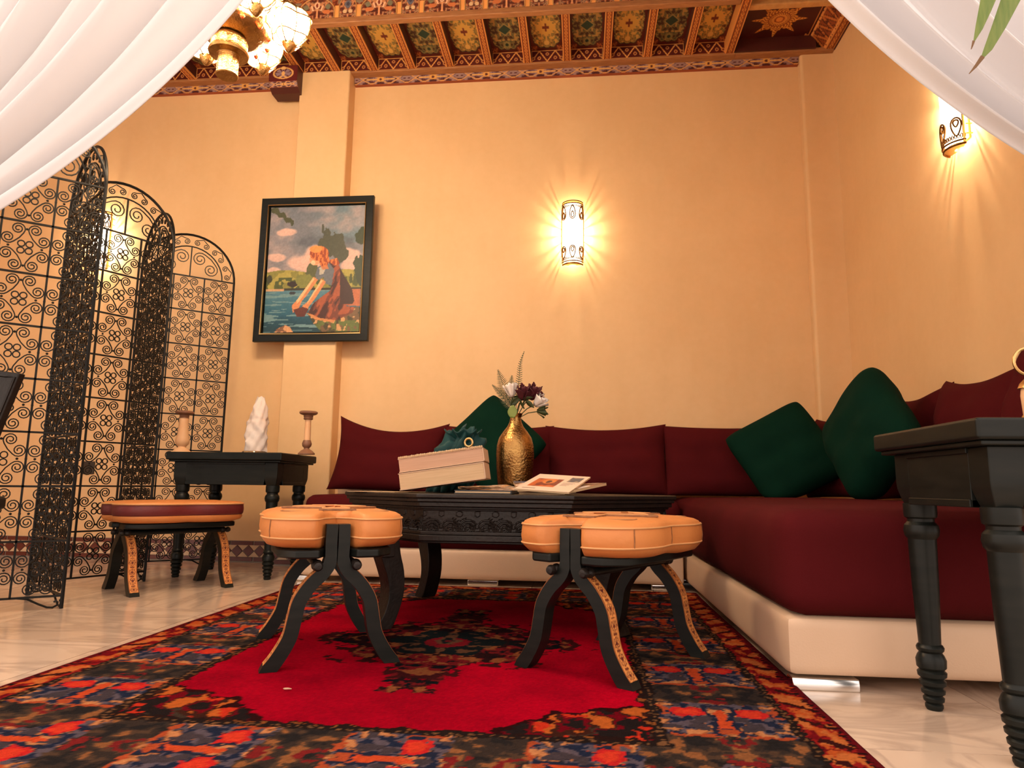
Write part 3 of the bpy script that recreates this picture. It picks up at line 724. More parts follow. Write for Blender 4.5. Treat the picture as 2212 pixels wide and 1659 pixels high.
for i in range(5):
    a, b = Vector((*H[i], 0)), Vector((*H[i+1], 0)); dv = b-a
    pn = link('panel', PF, None, scr, loc=a-o0, rot=(0, 0, math.atan2(dv.y, dv.x))); pn.scale = (dv.length/SW, 1, 1)
    if i in (1, 3):
        s_ = link('scrollwork', JS, None, pn); s_['kind'] = 'stuff'; continue
    for r_ in range(ROWS):
        for c_ in range(COLS):
            cx, cz = CW*(c_+.5), Z0S+CH*(r_+.5)
            for k, me in SM.items(): link('scroll', me, None, pn, loc=(cx, 0, cz))
            for sx in (-1, 1):
                for sz in (-1, 1): link('ring', rgm, None, pn, loc=(cx+.0142*sx, 0, cz+.0142*sz))
    for me in AS: link('arch_scroll', me, None, pn)
    g = G()
    for r_ in range(ROWS):
        for x in [CW*(q_+.5) for q_ in range(COLS)]:
            cz = Z0S+CH*(r_+.5)
            for dx, dz in ((.0, CH*.36), (0, -CH*.36), (CW*.33, 0), (-CW*.33, 0), (CW*.5, 0)): g.sphere((x+dx, 0, cz+dz), .0055, 6, 4)
    g.build('rivet', M['iron'], pn, fix=False)['kind'] = 'stuff'

# ------------------------------------------------------------------ camel saddle stools
def leather_strip_paint(U, V):
    C = np.zeros(U.shape+(3,)); C[:] = (212, 138, 72); u = np.abs(U*2-1); q = ((V*7.2) % 1)*2-1
    n = fbm(U*9, V*60, 5, 2); C *= (.86+.28*n)[..., None]
    put(C, u > .82, (150, 84, 38)); r = np.hypot(u/.8, q/.85); t = np.arctan2(q, u)
    put(C, np.abs(r-.72-.14*np.cos(8*t)) < .10, (112, 46, 22)); put(C, r < .36+.10*np.cos(8*t), (96, 32, 22)); put(C, (r < .62) & (r > .5) & (np.cos(8*t) > .3), (238, 170, 98))
    put(C, (np.abs(q) > .88) & (u < .4), (110, 48, 24))
    return C
M['strip'] = paintmat('tooled_leather_strip', .6, bump=.3, bscale=150)
LEG = [(.166, 0), (.142, .030), (.114, .080), (.103, .13), (.093, .175), (.066, .217), (.034, .248), (.0180, .278), (.0175, .33), (.0165, .378)]
def catmull(P, n=4):
    out = []
    for i in range(len(P)-1):
        p0 = P[max(i-1, 0)]; p1 = P[i]; p2 = P[i+1]; p3 = P[min(i+2, len(P)-1)]
        for k in range(n):
            t = k/n; out.append(tuple(.5*(2*b+(c-a)*t+(2*a-5*b+4*c-d)*t*t+(3*b-a-3*c+d)*t**3) for a, b, c, d in zip(p0, p1, p2, p3)))
    return out+[tuple(P[-1])]
def leg_mesh(s):
    g = G(); P = catmull(LEG); hw = .0165; th = .0205; v = []; f = []; n = len(P)
    for i, (x, z) in enumerate(P):
        a = P[max(i-1, 0)]; b = P[min(i+1, n-1)]; t = Vector((b[0]-a[0], b[1]-a[1])).normalized(); nx, nz = t.y, -t.x
        if i == 0: nx, nz = 1, 0
        w = hw*(1.18-.18*i/n) if i < n-8 else hw*.95
        z_ = max(0, z)
        for o_ in (w, -w):
            for y in (-th, th): v.append((s*(x+nx*o_), y, max(0, z_+nz*o_) if i else 0))
    for i in range(n-1):
        a = i*4; b = a+4
        f += [(a, a+1, b+1, b), (a+3, a+2, b+2, b+3), (a+2, a, b, b+2), (a+1, a+3, b+3, b+1)]
    f += [(0, 2, 3, 1), ((n-1)*4, (n-1)*4+1, (n-1)*4+3, (n-1)*4+2)]
    g.add(v, f); return g
def strip_mesh(s):
    P = catmull(LEG)[1:26]
    P2 = []
    for i, (x, z) in enumerate(P):
        a = P[max(i-1, 0)]; b = P[min(i+1, len(P)-1)]; t = Vector((b[0]-a[0], b[1]-a[1])).normalized(); P2.append((x+t.y*.0198, z-t.x*.0198))
    P2 = [(x, max(.004, z)) for x, z in P2]
    xs = np.array([p[0] for p in P2]); zs = np.array([p[1] for p in P2]); L = np.linspace(0, 1, len(P2))
    return painted_mesh('leather_strip', 17, 100, lambda U, V: np.stack([s*np.interp(V, L, xs), (U-.5)*.039, np.interp(V, L, zs)], -1), leather_strip_paint, back=(-s*.0035, 0, .001))
LEGM = {s: leg_mesh(s) for s in (-1, 1)}; STRM = {s: strip_mesh(s) for s in (-1, 1)}
for m in STRM.values(): m.materials.append(M['strip'])
def outline(a, b, notch, waist, n=120):
    pts = []
    for i in range(n):
        t = 2*PI*i/n; c, s = math.cos(t), math.sin(t); e = 2/3.6
        x = b*math.copysign(abs(c)**e, c); y = a*math.copysign(abs(s)**e, s)
        if abs(s) > .5: y -= math.copysign(notch*math.exp(-(x/.046)**4), s)
        if abs(c) > .5: x -= math.copysign(waist*math.exp(-(y/.06)**2), c)
        pts.append((x, y))
    return pts
def stool(name, label, loc, rz, style, zc=.316):
    t = thing(name, label, 'stool', loc, rz, 'camel saddle stools around the table')
    a = .212
    for ye in (-a, a):
        for s in (-1, 1):
            lg = LEGM[s].build('leg', M['black_wood'], t, loc=(0, ye, 0), bevel=.003, angle=30)
            link('leather_strip', STRM[s], None, lg, smooth=True)
        sy = 1 if ye > 0 else -1
        for s in (-1, 1):      # turned pegs
            G().lathe([(0, 0), (.010, .002), (.014, .010), (.013, .018), (.008, .022), (.013, .028), (.016, .036), (.014, .046), (.009, .05), (.009, .10), (0, .10)], 12).build('peg', M['dark_wood'], t, loc=(s*.052, ye+sy*.045, .268), rot=(sy*PI/2, 0, 0))
    for s in (-1, 1):          # curved seat boards either side of the uprights
        pl = [(s*.024, -.235)]
        pl = [(s*.024, -a+.02), (s*.05, -a-.045), (s*.11, -a-.04), (s*.155, -a+.02), (s*.165, 0), (s*.155, a-.02), (s*.11, a+.04), (s*.05, a+.045), (s*.024, a-.02)]
        if s < 0: pl = pl[::-1]
        G().prism(pl, .288, .312).build('seat_board', M['black_wood'], t, bevel=.006, angle=60)
    for z in (.268,):
        for s in (-1, 1): G().tube([(s*.052, -a-.02, z), (s*.052, a+.02, z)], .011, 10).build('stretcher', M['black_wood'], t)
    ol = outline(.275, .200, .112, .020)
    def ring(sc_, z, no=1): return [(x*sc_, y*sc_, z) for x, y in ol]
    th = .088 if style == 'tan' else .075
    prof = [(.0, .0), (.80, -.004), (.93, .004), (.985, .018), (1.0, .026), (1.012, th*.5), (1.0, th*.86), (.975, th*.97), (.92, th*1.04), (.80, th*1.10), (.60, th*1.14), (.35, th*1.16), (.15, th*1.16), (0, th*1.16)]
    if style == 'tan':
        g = G(); n = len(ol)
        def fn(u, v):
            k = min(int(v*(len(prof)-1)+.5), len(prof)-1); i = int(u*n+.5) % n
            s_, z = prof[k]; x, y = ol[i]
            dm = 1-.07*math.exp(-((x*s_)/.09)**2-((y*s_)/.09)**2)
            return Vector((x*s_, y*s_, z*dm))
        g.grid(n, len(prof), fn, True)
        cu_ = g.build('cushion', M['leather'], t, loc=(0, 0, zc), angle=75)
        for sc_, z in ((1.004, .026), (1.003, th*.87)): G().tube(ring(sc_, z), .0028, 5, True).build('piping', M['leather_seam'], cu_)
        for i in (0, 12, 48, 60, 72, 108):
            x, y = ol[i]; G().tube([(x*1.006, y*1.006, .026), (x*1.016, y*1.016, th*.5), (x*1.006, y*1.006, th*.87)], .0016, 4).build('seam', M['leather_dark'], cu_)
        zt = th*1.10
        for x, y in ((-.105, -.15), (.105, -.15), (-.105, .15), (.105, .15)):
            G().lathe([(0, -.004), (.046, -.004), (.048, .003), (.044, .0042), (.042, .002), (.0, .003)], 20).build('tooled_medallion', M['leather_dark'], cu_, loc=(x, y, zt-.003))
            G().lathe([(0, 0), (.034, 0), (.0345, .0025), (0, .003)], 18).build('tooled_medallion', M['leather_seam'], cu_, loc=(x, y, zt-.0015))
        q = [(-.05, -.19), (-.03, -.10), (-.10, -.05), (-.14, 0), (-.10, .05), (-.03, .10), (-.05, .19), (.05, .19), (.03, .10), (.10, .05), (.14, 0), (.10, -.05), (.03, -.10), (.05, -.19)]
        G().tube([(x, y, zt+.003+.004*math.exp(-(x*x+y*y)/.02)) for x, y in q], .0032, 5, True).build('tooled_border', M['leather_dark'], cu_)
        G().tube([(x*.78, y*.78, zt+.006+.004*math.exp(-(x*x+y*y)/.02)) for x, y in q], .0026, 5, True).build('tooled_border', M['leather_seam'], cu_)
    else:
        ol2 = outline(.30, .20, .03, .02); n = len(ol2)
        def lay(pr):
            g = G()
            def fn(u, v):
                k = min(int(v*(len(pr)-1)+.5), len(pr)-1); i = int(u*n+.5) % n; s_, z = pr[k]; return Vector((ol2[i][0]*s_, ol2[i][1]*s_, z))
            return g.grid(n, len(pr), fn, True)
        cu_ = lay([(0, 0), (.85, -.002), (.96, .008), (.99, .02), (.985, .030), (.0, .031)]).build('cushion', M['leather'], t, loc=(0, 0, zc), angle=75)
        lay([(0, .030), (.98, .030), (1.0, .036), (1.008, .055), (1.0, .076), (.985, .082), (0, .083)]).build('cushion_band', M['burg_leather'], cu_, angle=75)
        lay([(0, .080), (.99, .080), (.995, .086), (.95, .092), (.7, .097), (.3, .099), (0, .099)]).build('cushion_top', M['leather'], cu_, angle=75)
        G().tube([(x*.999, y*.999, .083) for x, y in ol2], .004, 5, True).build('piping', M['leather_seam'], cu_)
    return t
stool('camel_stool', 'tan leather camel saddle stool in front of the table on its left', (-.775, 2.085, .012), D(27), 'tan')
stool('camel_stool', 'tan leather camel saddle stool in front of the table on its right', (.095, 2.07, .012), D(-33), 'tan', .309)
stool('camel_stool', 'burgundy banded camel saddle stool on bare marble before the iron screen', (-1.965, 3.20, 0), D(-37), 'burgundy', .316)

# ------------------------------------------------------------------ carved octagonal coffee table
TC = Vector((-.29, 2.755, .011)); TH = .462
ct = thing('coffee_table', 'low dark carved octagonal coffee table on curved legs', 'table', TC)
def octo(hx, hy, fx, sy): return [(-fx, -hy), (fx, -hy), (hx, -sy), (hx, sy), (fx, hy), (-fx, hy), (-hx, sy), (-hx, -sy)]
def ins(d): return octo(.648-d, .455-d, .265-d*.41, .075-d*.2)
G().prism(ins(0), TH-.016, TH).build('table_top', M['dark_wood'], ct, bevel=.005)
for z0, z1, d in ((TH-.028, TH-.016, .008), (TH-.044, TH-.028, .018), (TH-.052, TH-.044, .030), (TH-.138, TH-.126, .026), (TH-.158, TH-.138, .018), (TH-.166, TH-.158, .03)):
    G().prism(ins(d), z0, z1).build('moulding', M['dark_wood'], ct, bevel=.003)
P8 = ins(.042)
def scallop(L):
    def fnP(U, V):
        x = U*L; n = max(2, round(L/.062)); p = L/n; q = ((x % p)/p)*2-1; z = V*.074
        r = np.hypot(q*p/2, z-.006); dep = .004*(np.cos(r*2*PI/.0105) > .1)*(r < .040)+.003*(np.hypot(np.abs(q)*p/2-p/2, z-.058) < .010)+.002*((z < .004) | (z > .07))
        return x, z, dep
    return fnP
for i in range(8):
    a = Vector((*P8[i], 0)); b = Vector((*P8[(i+1) % 8], 0)); L = (b-a).length; dv = (b-a).normalized(); nr = Vector((dv.y, -dv.x, 0)); fp = scallop(L)
    def fn(U, V):
        x, z, dep = fp(U, V); z = z+TH-.126
        return np.stack([a.x+dv.x*x+nr.x*dep, a.y+dv.y*x+nr.y*dep, z], -1)
    me = painted_mesh('carved_apron', max(24, int(L/.0042)), 26, fn, lambda U, V: np.zeros(U.shape+(3,))+30, back=(-nr.x*.02, -nr.y*.02, 0)); me.materials.append(M['dark_wood'])
    link('carved_apron', me, None, ct, smooth=False)
LG = [(.0, TH-.166), (.072, TH-.166), (.070, .25), (.052, .20), (.036, .15), (.034, .10), (.050, .05), (.070, .02), (.074, 0), (.022, 0), (-.008, .06), (-.024, .12), (-.022, .19), (-.006, .25)]
for sx in (-1, 1):
    for sy in (-1, 1):
        an = math.atan2(sy*.92, sx)
        g = G().prism([(x-.02, z) for x, z in catmull(LG+[LG[0]], 3)[:-1]], -.036, .036, axis='y')
        g.build('leg', M['dark_wood'], ct, loc=(sx*.385, sy*.330, 0), rot=(0, 0, an), bevel=.004, angle=30)
        g = G()
        g.prism([(.004, TH-.166), (.05, TH-.166), (.05, TH-.22), (.004, TH-.22)], -.05, .05, axis='y').build('leg_bracket', M['dark_wood'], ct, loc=(sx*.385, sy*.330, 0), rot=(0, 0, an), bevel=.004)

# ------------------------------------------------------------------ black console tables with turned legs
LEGP = [(0, 0), (.016, 0), (.019, .006), (.019, .012), (.016, .015), (.0215, .020), (.0225, .027), (.018, .032), (.0245, .037), (.0255, .045), (.0205, .050), (.0275, .056), (.0285, .064), (.023, .069), (.030, .075), (.031, .084), (.0255, .089), (.031, .095), (.032, .112), (.028, .122), (.024, .128), (.0285, .133), (.0295, .139), (.027, .144), (.0235, .147), (.0285, .28), (.0305, .385), (.0305, .388), (.036, .395), (.0385, .408), (.036, .421), (.029, .429), (.029, .436), (.035, .440), (.036, .45), (.036, .472)]
lgm = G().lathe(LEGP, 28)
def console(loc, W_, D_, label, TH_=.642):
    t = thing('console_table', label, 'table', loc)
    s = TH_/.642
    x0, x1, y0, y1 = -W_/2, W_/2, -D_/2, D_/2
    G().box((x0, y0, TH_-.042), (x1, y1, TH_)).build('table_top', M['black_wood'], t, bevel=.007, seg=3)
    G().box((x0+.012, y0+.012, TH_-.052), (x1-.012, y1-.012, TH_-.042)).build('moulding', M['black_wood'], t, bevel=.003)
    i_ = .034; zt = TH_-.052; zb = TH_-.172
    for a in ((x0+i_+.07, y0+i_, x1-i_-.07, y0+i_+.02), (x0+i_+.07, y1-i_-.02, x1-i_-.07, y1-i_), (x0+i_, y0+i_+.07, x0+i_+.02, y1-i_-.07), (x1-i_-.02, y0+i_+.07, x1-i_, y1-i_-.07)):
        g = G().box((a[0], a[1], zb), (a[2], a[3], zt)); ap = g.build('apron', M['black_wood'], t, bevel=.002)
        c = ((a[0]+a[2])/2, (a[1]+a[3])/2); hx, hy = (a[2]-a[0])/2, (a[3]-a[1])/2; e = .004
        for z0, z1 in ((zb, zb+.016), (zt-.012, zt)): G().box((a[0], a[1]-e, z0), (a[2], a[3]+e, z1)).build('rail', M['black_wood'], ap, bevel=.002) if hx > hy else G().box((a[0]-e, a[1], z0), (a[2]+e, a[3], z1)).build('rail', M['black_wood'], ap, bevel=.002)
    for sx in (-1, 1):
        for sy in (-1, 1):
            cx = sx*(W_/2-i_-.036); cy = sy*(D_/2-i_-.036)
            lg = G().lathe([(r_, z*s) for r_, z in LEGP], 28).build('leg', M['black_wood'], t, loc=(cx, cy, 0), angle=30)
            h = .036; z1 = TH_-.052; z0 = .462*s
            v = []
            for z, k in ((z0, .62), (z0+.02, .80), (z0+.045, .97), (z0+.06, 1), (z1, 1)): v += [(-h*k, -h*k, z), (h*k, -h*k, z), (h*k, h*k, z), (-h*k, h*k, z)]
            f = [(3, 2, 1, 0), (16, 17, 18, 19)]
            for q in range(4):
                for e in range(4): f.append((q*4+e, q*4+(e+1) % 4, q*4+4+(e+1) % 4, q*4+4+e))
            G().add(v, f).build('leg_block', M['black_wood'], lg, bevel=.003, angle=30)
    return t
console((1.085, 1.612, 0), .68, .47, 'black console table with turned legs at the right, nearest the camera')
console((-1.90, 3.735, 0), .65, .485, 'black console table holding candlesticks beside the iron screen', .662)

# ------------------------------------------------------------------ framed painting
pf = thing('framed_painting', 'framed painting of a kneeling woman at a lake in a black frame', 'painting', (-1.735, 4.183, 1.405))
FW_, FH_ = .765, .975
def fr(d0, d1, y0, y1, name, m, par):
    g = G(); a, b = FW_/2, FH_/2
    o = [(-a+d0, d0), (a-d0, d0), (a-d0, FH_-d0), (-a+d0, FH_-d0)]; i_ = [(-a+d1, d1), (a-d1, d1), (a-d1, FH_-d1), (-a+d1, FH_-d1)]
    for k in range(4):
        j = (k+1) % 4; q = [o[k], o[j], i_[j], i_[k]]
        g.add([(x, y0, z) for x, z in q]+[(x, y1, z) for x, z in q], [(3, 2, 1, 0), (4, 5, 6, 7), (0, 1, 5, 4), (1, 2, 6, 5), (2, 3, 7, 6), (3, 0, 4, 7)])
    return g.build(name, m, par, bevel=.004)
fr(0, .052, -.035, -.001, 'frame', M['black_wood'], pf)
fr(.046, .054, -.040, -.03, 'gold_liner', M['brass_plain'], pf)
fr(.054, .060, -.022, -.002, 'inner_frame', M['black_wood'], pf)
def art(U, V):
    v = 1-V; yy = 212+v*1210; xx = 290-75*v+U*(910+25*v)
    C = np.zeros(U.shape+(3,))
    sky = np.array([104, 112, 122])*(1-v[..., None])+np.array([150, 138, 138])*v[..., None]; C[:] = sky
    put(C, np.clip((U-.4)*1.2, 0, .5)*(v < .3), (92, 128, 142))
    n = fbm(U*4+v*2, v*7, 3, 4); put(C, np.clip((n-.5)*4, 0, .8), (168, 150, 148)); put(C, np.clip((.42-n)*4, 0, .7), (78, 86, 96))
    cum = fbm(U*9, v*9, 12, 3)
    for cx, cy, rx, ry in ((620, 760, 170, 95), (700, 680, 120, 110), (330, 700, 110, 45), (300, 830, 90, 40), (1050, 690, 130, 80), (1060, 790, 110, 60), (460, 460, 110, 40)):
        d = ((xx-cx)/rx)**2+((yy-cy)/ry)**2+(cum-.5)*1.2; put(C, np.clip((1-d)*2, 0, .85), (222, 178, 160))
    hl = 840+14*np.sin(xx/90)
    put(C, yy > hl, (128, 124, 56)); put(C, (yy > hl) & (fbm(U*14, v*22, 5, 2) > .55), (160, 148, 70)); put(C, (yy > 900) & (fbm(U*18, v*18, 6, 2) > .58), (72, 82, 36))
    def blob(cx, cy, rx, ry, c, s=9, th=1.0): put(C, ((xx-cx)/rx)**2+((yy-cy)/ry)**2+(fbm(U*22, v*26, s, 2)-.5)*1.6 < th, c)
    blob(275, 915, 26, 40, (52, 56, 34)); blob(505, 960, 50, 30, (44, 34, 30)); blob(690, 840, 70, 80, (84, 88, 56)); blob(620, 930, 90, 60, (120, 122, 60))
    wt = yy > 1010; put(C, wt, (78, 122, 136)); put(C, wt*np.clip((yy-1030)/260, 0, 1), (26, 82, 104)); put(C, wt*np.clip((yy-1250)/150, 0, .8), (22, 56, 66)); put(C, wt & (fbm(U*5, v*60, 8, 2) > .62), (104, 138, 142))
    put(C, (np.abs(yy-1014) < 10) & (xx > 410), (46, 46, 34)); put(C, (np.abs(yy-1018) < 9) & (xx < 420), (190, 150, 110)); blob(508, 1048, 36, 14, (48, 52, 60))
    for cx, cy, rx, ry in ((870, 600, 120, 95), (930, 560, 60, 90), (960, 680, 70, 80), (830, 500, 36, 70), (790, 430, 14, 50)): blob(cx, cy, rx, ry, (72, 76, 62), 14)
    for cx, cy, rx, ry in ((1160, 520, 70, 70), (1160, 480, 36, 60), (1150, 800, 60, 110), (1160, 900, 50, 80)): blob(cx, cy, rx, ry, (50, 62, 40), 15)
    for x in (1065, 1100): blob(x, 920, 14, 40, (62, 72, 38))
    put(C, poly_mask(xx, yy, [(1010, 1020), (1160, 1020), (1150, 1180), (1000, 1170)]), (176, 100, 66))
    for k in range(26):
        a = k/26; x0 = 300+a*210; y0 = 225+a*150; blob(x0+8*math.sin(k*9), y0+12*math.cos(k*7), 16, 26, (72, 76, 52), 20, .9)
    gd = poly_mask(xx, yy, [(640, 1235), (900, 1270), (1000, 1180), (1160, 1190), (1160, 1440), (800, 1440), (700, 1330)])
    put(C, gd, (110, 84, 56)); put(C, gd & (fbm(U*20, v*20, 21, 2) > .52), (66, 62, 40)); put(C, gd & (yy > 1310) & (fbm(U*26, v*26, 22, 2) > .5), (92, 104, 52)); put(C, gd & (fbm(U*22, v*34, 23, 2) > .68), (196, 150, 100))
    put(C, poly_mask(xx, yy, [(640, 1240), (930, 1290), (900, 1330), (720, 1300)]), (196, 130, 78))
    dress = poly_mask(xx, yy, [(850, 740), (935, 765), (1000, 890), (1075, 1010), (1098, 1130), (1080, 1160), (1010, 1175), (1100, 1190), (1085, 1240), (930, 1310), (760, 1285), (655, 1235), (700, 1150), (780, 1090), (865, 1030), (880, 950), (850, 850)])
    put(C, dress, (112, 56, 40)); fo = fbm((xx+yy*.5)/38, (yy-xx*.6)/120, 31, 2); put(C, dress & (fo > .55), (156, 80, 50)); put(C, dress & (fo < .4), (66, 34, 30)); put(C, dress & (xx > 960) & (yy < 1160), (58, 36, 34))
    put(C, poly_mask(xx, yy, [(745, 800), (860, 770), (905, 830), (880, 980), (820, 965), (800, 900), (740, 935), (720, 880)]), (98, 104, 112)); put(C, poly_mask(xx, yy, [(760, 810), (830, 790), (800, 870), (760, 880)]), (176, 170, 156))
    for pl in ([(705, 895), (748, 925), (640, 1070), (590, 1130), (560, 1200), (505, 1235), (495, 1165), (560, 1105)], [(780, 915), (825, 945), (730, 1090), (660, 1180), (625, 1265), (585, 1215), (600, 1170), (660, 1120)]): put(C, poly_mask(xx, yy, pl), (206, 132, 84))
    for pl in ([(700, 905), (715, 915), (580, 1110), (545, 1150), (540, 1120)], [(778, 925), (795, 935), (690, 1090), (640, 1160), (650, 1130)]): put(C, poly_mask(xx, yy, pl), (240, 180, 128))
    put(C, poly_mask(xx, yy, [(510, 1205), (600, 1180), (660, 1200), (620, 1270), (545, 1275)]), (92, 42, 30))
    put(C, poly_mask(xx, yy, [(760, 770), (830, 760), (850, 820), (790, 830)]), (186, 116, 76))
    put(C, ((xx-718)/52)**2+((yy-728)/58)**2 < 1, (218, 150, 108)); put(C, ((xx-700)/20)**2+((yy-760)/22)**2 < 1, (240, 190, 150))
    hair = (((xx-758)/92)**2+((yy-672)/72)**2 < 1) | (((xx-806)/48)**2+((yy-730)/70)**2 < 1) | poly_mask(xx, yy, [(840, 740), (930, 720), (960, 780), (900, 790)])
    put(C, hair, (150, 66, 34)); put(C, hair & (fbm(U*50, v*30, 41, 2) > .52), (212, 120, 58)); put(C, (((xx-725)/60)**2+((yy-630)/34)**2 < 1), (232, 142, 72))
    rk = poly_mask(xx, yy, [(325, 1420), (350, 1385), (430, 1350), (480, 1370), (512, 1425)]); put(C, rk, (206, 150, 104)); put(C, rk & (fbm(U*30, v*30, 43, 2) < .45), (120, 84, 60))
    C *= (.92+.16*fbm(U*70, v*90, 51, 2))[..., None]
    return np.clip(C, 0, 255)
cw_, ch_ = FW_-.12, FH_-.12
ame = painted_mesh('canvas', 170, 224, lambda U, V: np.stack([(U-.5)*cw_, 0*U-.016, .060+V*ch_], -1), art, back=(0, .01, 0)); ame.materials.append(M['canvas'])
link('canvas', ame, None, pf, smooth=False)

# ------------------------------------------------------------------ pierced brass wall sconces
def sconce(loc, rz, label, watts):
    t = thing('wall_sconce', label, 'wall lamp', loc, rz, 'pierced brass wall sconces')
    Rr, Hh = .074, .42; A0, A1 = D(14), D(166)       # half drum bulging to -y
    pt = lambda a, z, r=Rr: Vector((r*math.cos(a), -r*math.sin(a)-.012, z))
    def shade(u, v):
        a = A0+.14+(A1-A0-.28)*u; z = .012+(Hh-.024)*v; k = 1-.14*abs(2*v-1)**4
        return pt(a, z, (Rr-.007)*k)
    G().grid(28, 16, shade).build('diffuser', M['glow'], t, fix=False)
    g = G().box((-.05, -.008, .03), (.05, 0, Hh-.03)); g.build('backplate', M['brass_plain'], t, bevel=.002)
    for z, r in ((0, Rr*.90), (.016, Rr*.94), (Hh-.016, Rr*.94), (Hh, Rr*.90)):
        g = G().tube([pt(A0+(A1-A0)*i/24, z, r) for i in range(25)], .0042, 6); g.build('rim', M['brass_dark'], t)
    for z in (.002, Hh-.004):
        P_ = [(A0+(A1-A0)*i/20) for i in range(21)]
        G().prism([(Rr*.92*math.cos(a), -Rr*.92*math.sin(a)-.012) for a in P_]+[(Rr*.36*math.cos(a), -Rr*.36*math.sin(a)-.012) for a in P_[::-1]], z, z+.003).build('end_cap', M['brass_plain'], t, smooth=False)
    for q in (0, 1):       # pierced bands at both ends
        g = G(); zc = .034 if q == 0 else Hh-.034
        for i in range(17):
            a = A0+(A1-A0)*(i+.5)/17
            g.tube([pt(a+.055*math.cos(2*PI*k/8), zc+.010*math.sin(2*PI*k/8), Rr*.95) for k in range(8)], .0022, 4, True)
        g.build('pierced_band', M['brass_dark'], t, fix=False)['kind'] = 'stuff'
    def drop(ac, z0, z1, wa, r_=.0042, flip=False):
        p = []
        for k in range(25):
            s_ = k/24; ang = 2*PI*s_; ww = wa*math.sin(ang)*(1-math.cos(ang/2+0)*0); hh = (1-math.cos(ang))/2
            hz = hh if not flip else 1-hh
            p.append(pt(ac+wa*math.sin(ang)*(1-.55*hh), z0+(z1-z0)*hz, Rr*1.0))
        return G().tube(p[:-1], r_, 4, True)
    for ac in (PI/2, D(40), D(140)):
        for z0, z1, fl in ((Hh-.125, Hh-.035, False), (Hh-.115, Hh-.075, False), (.035, .115, True), (.075, .105, True)):
            drop(ac, z0, z1, .33 if abs(z1-z0) > .06 else .17, flip=fl).build('teardrop_ornament', M['brass_dark'], t, fix=False)
    for s in (A0+.10, A1-.10):
        G().tube([pt(s, .004+(Hh-.008)*k/8, Rr*(1-.10*abs(k/4-1)**4)) for k in range(9)], .0055, 6).build('stile', M['brass_plain'], t)
    for s in (A0, A1):      # side slats that throw rays on the wall
        g = G()
        for k in range(9):
            z = .04+(Hh-.08)*k/8; g.tube([pt(s, z, Rr*.96), (pt(s, z, Rr*.96).x, -.002, z)], .0035, 4)
        g.build('side_bar', M['brass_plain'], t, fix=False)
    l = bpy.data.lights.new('sconce_bulb', 'POINT'); l.energy = watts; l.color = WARM; l.shadow_soft_size = .012
    lo = bpy.data.objects.new('sconce_bulb', l); col.objects.link(lo); lo.parent = t; lo.location = (0, -.04, Hh*.52)
    return t
sconce((-.055, WY-.001, 1.915), 0, 'glowing pierced brass half-drum sconce at the centre of the back wall', SCONCE_W)
sconce((-3.335, WY-.001, 1.94), 0, 'glowing brass wall sconce seen through the iron screen', SCONCE_W*1.6)
sconce((WX-.001, 2.90, 1.935), D(-90), 'glowing brass wall sconce on the right wall beside the curtain', SCONCE_W*2.2)

# ------------------------------------------------------------------ chandelier
CX, CY = -1.409, 2.40
ch = thing('chandelier', 'ornate pierced brass lantern chandelier hanging beside the left curtain', 'chandelier', (CX, CY, 2.108)); ch.scale = (.89, .89, .89)
G().lathe([(0, 0), (.046, 0), (.049, .004), (.047, .014), (.046, .07), (.048, .098), (.05, .10), (0, .10)], 28).build('finial', M['brass'], ch)
G().lathe([(.05, .100), (.084, .104), (.088, .112), (.082, .122), (.078, .14), (.080, .165), (.07, .185), (.05, .19), (0, .19)], 28).build('collar', M['brass'], ch)
G().lathe([(.06, .19), (.12, .195), (.165, .215), (.178, .232), (.178, .285), (.16, .30), (.175, .31), (.205, .33), (.235, .37), (.24, .43), (.20, .50), (.12, .56), (.05, .60), (.02, .62), (0, .62)], 32).build('body', M['brass'], ch)
M['blue_glass'] = mat('blue_glass', (.01, .03, .14), .15); M['red_glass'] = mat('orange_glass', (.5, .08, .02), .2)
for k in range(16):
    a = 2*PI*k/16
    f = G().box((-.022, -.004, -.020), (.022, .004, .020)).build('window_frame', M['brass_plain'], ch, loc=(.180*math.cos(a), .180*math.sin(a), .259), rot=(0, 0, a+PI/2), bevel=.002)
    G().box((-.011, -.007, -.010), (.011, .007, .010)).build('jewel', M['glow_soft'] if k % 3 else M['blue_glass'], f)
for k in range(12):
    a = 2*PI*(k+.5)/12; G().lathe([(0, -.018), (.010, -.006), (.012, 0), (0, .006)], 8).build('drop_bead', M['red_glass'], ch, loc=(.168*math.cos(a), .168*math.sin(a), .205))
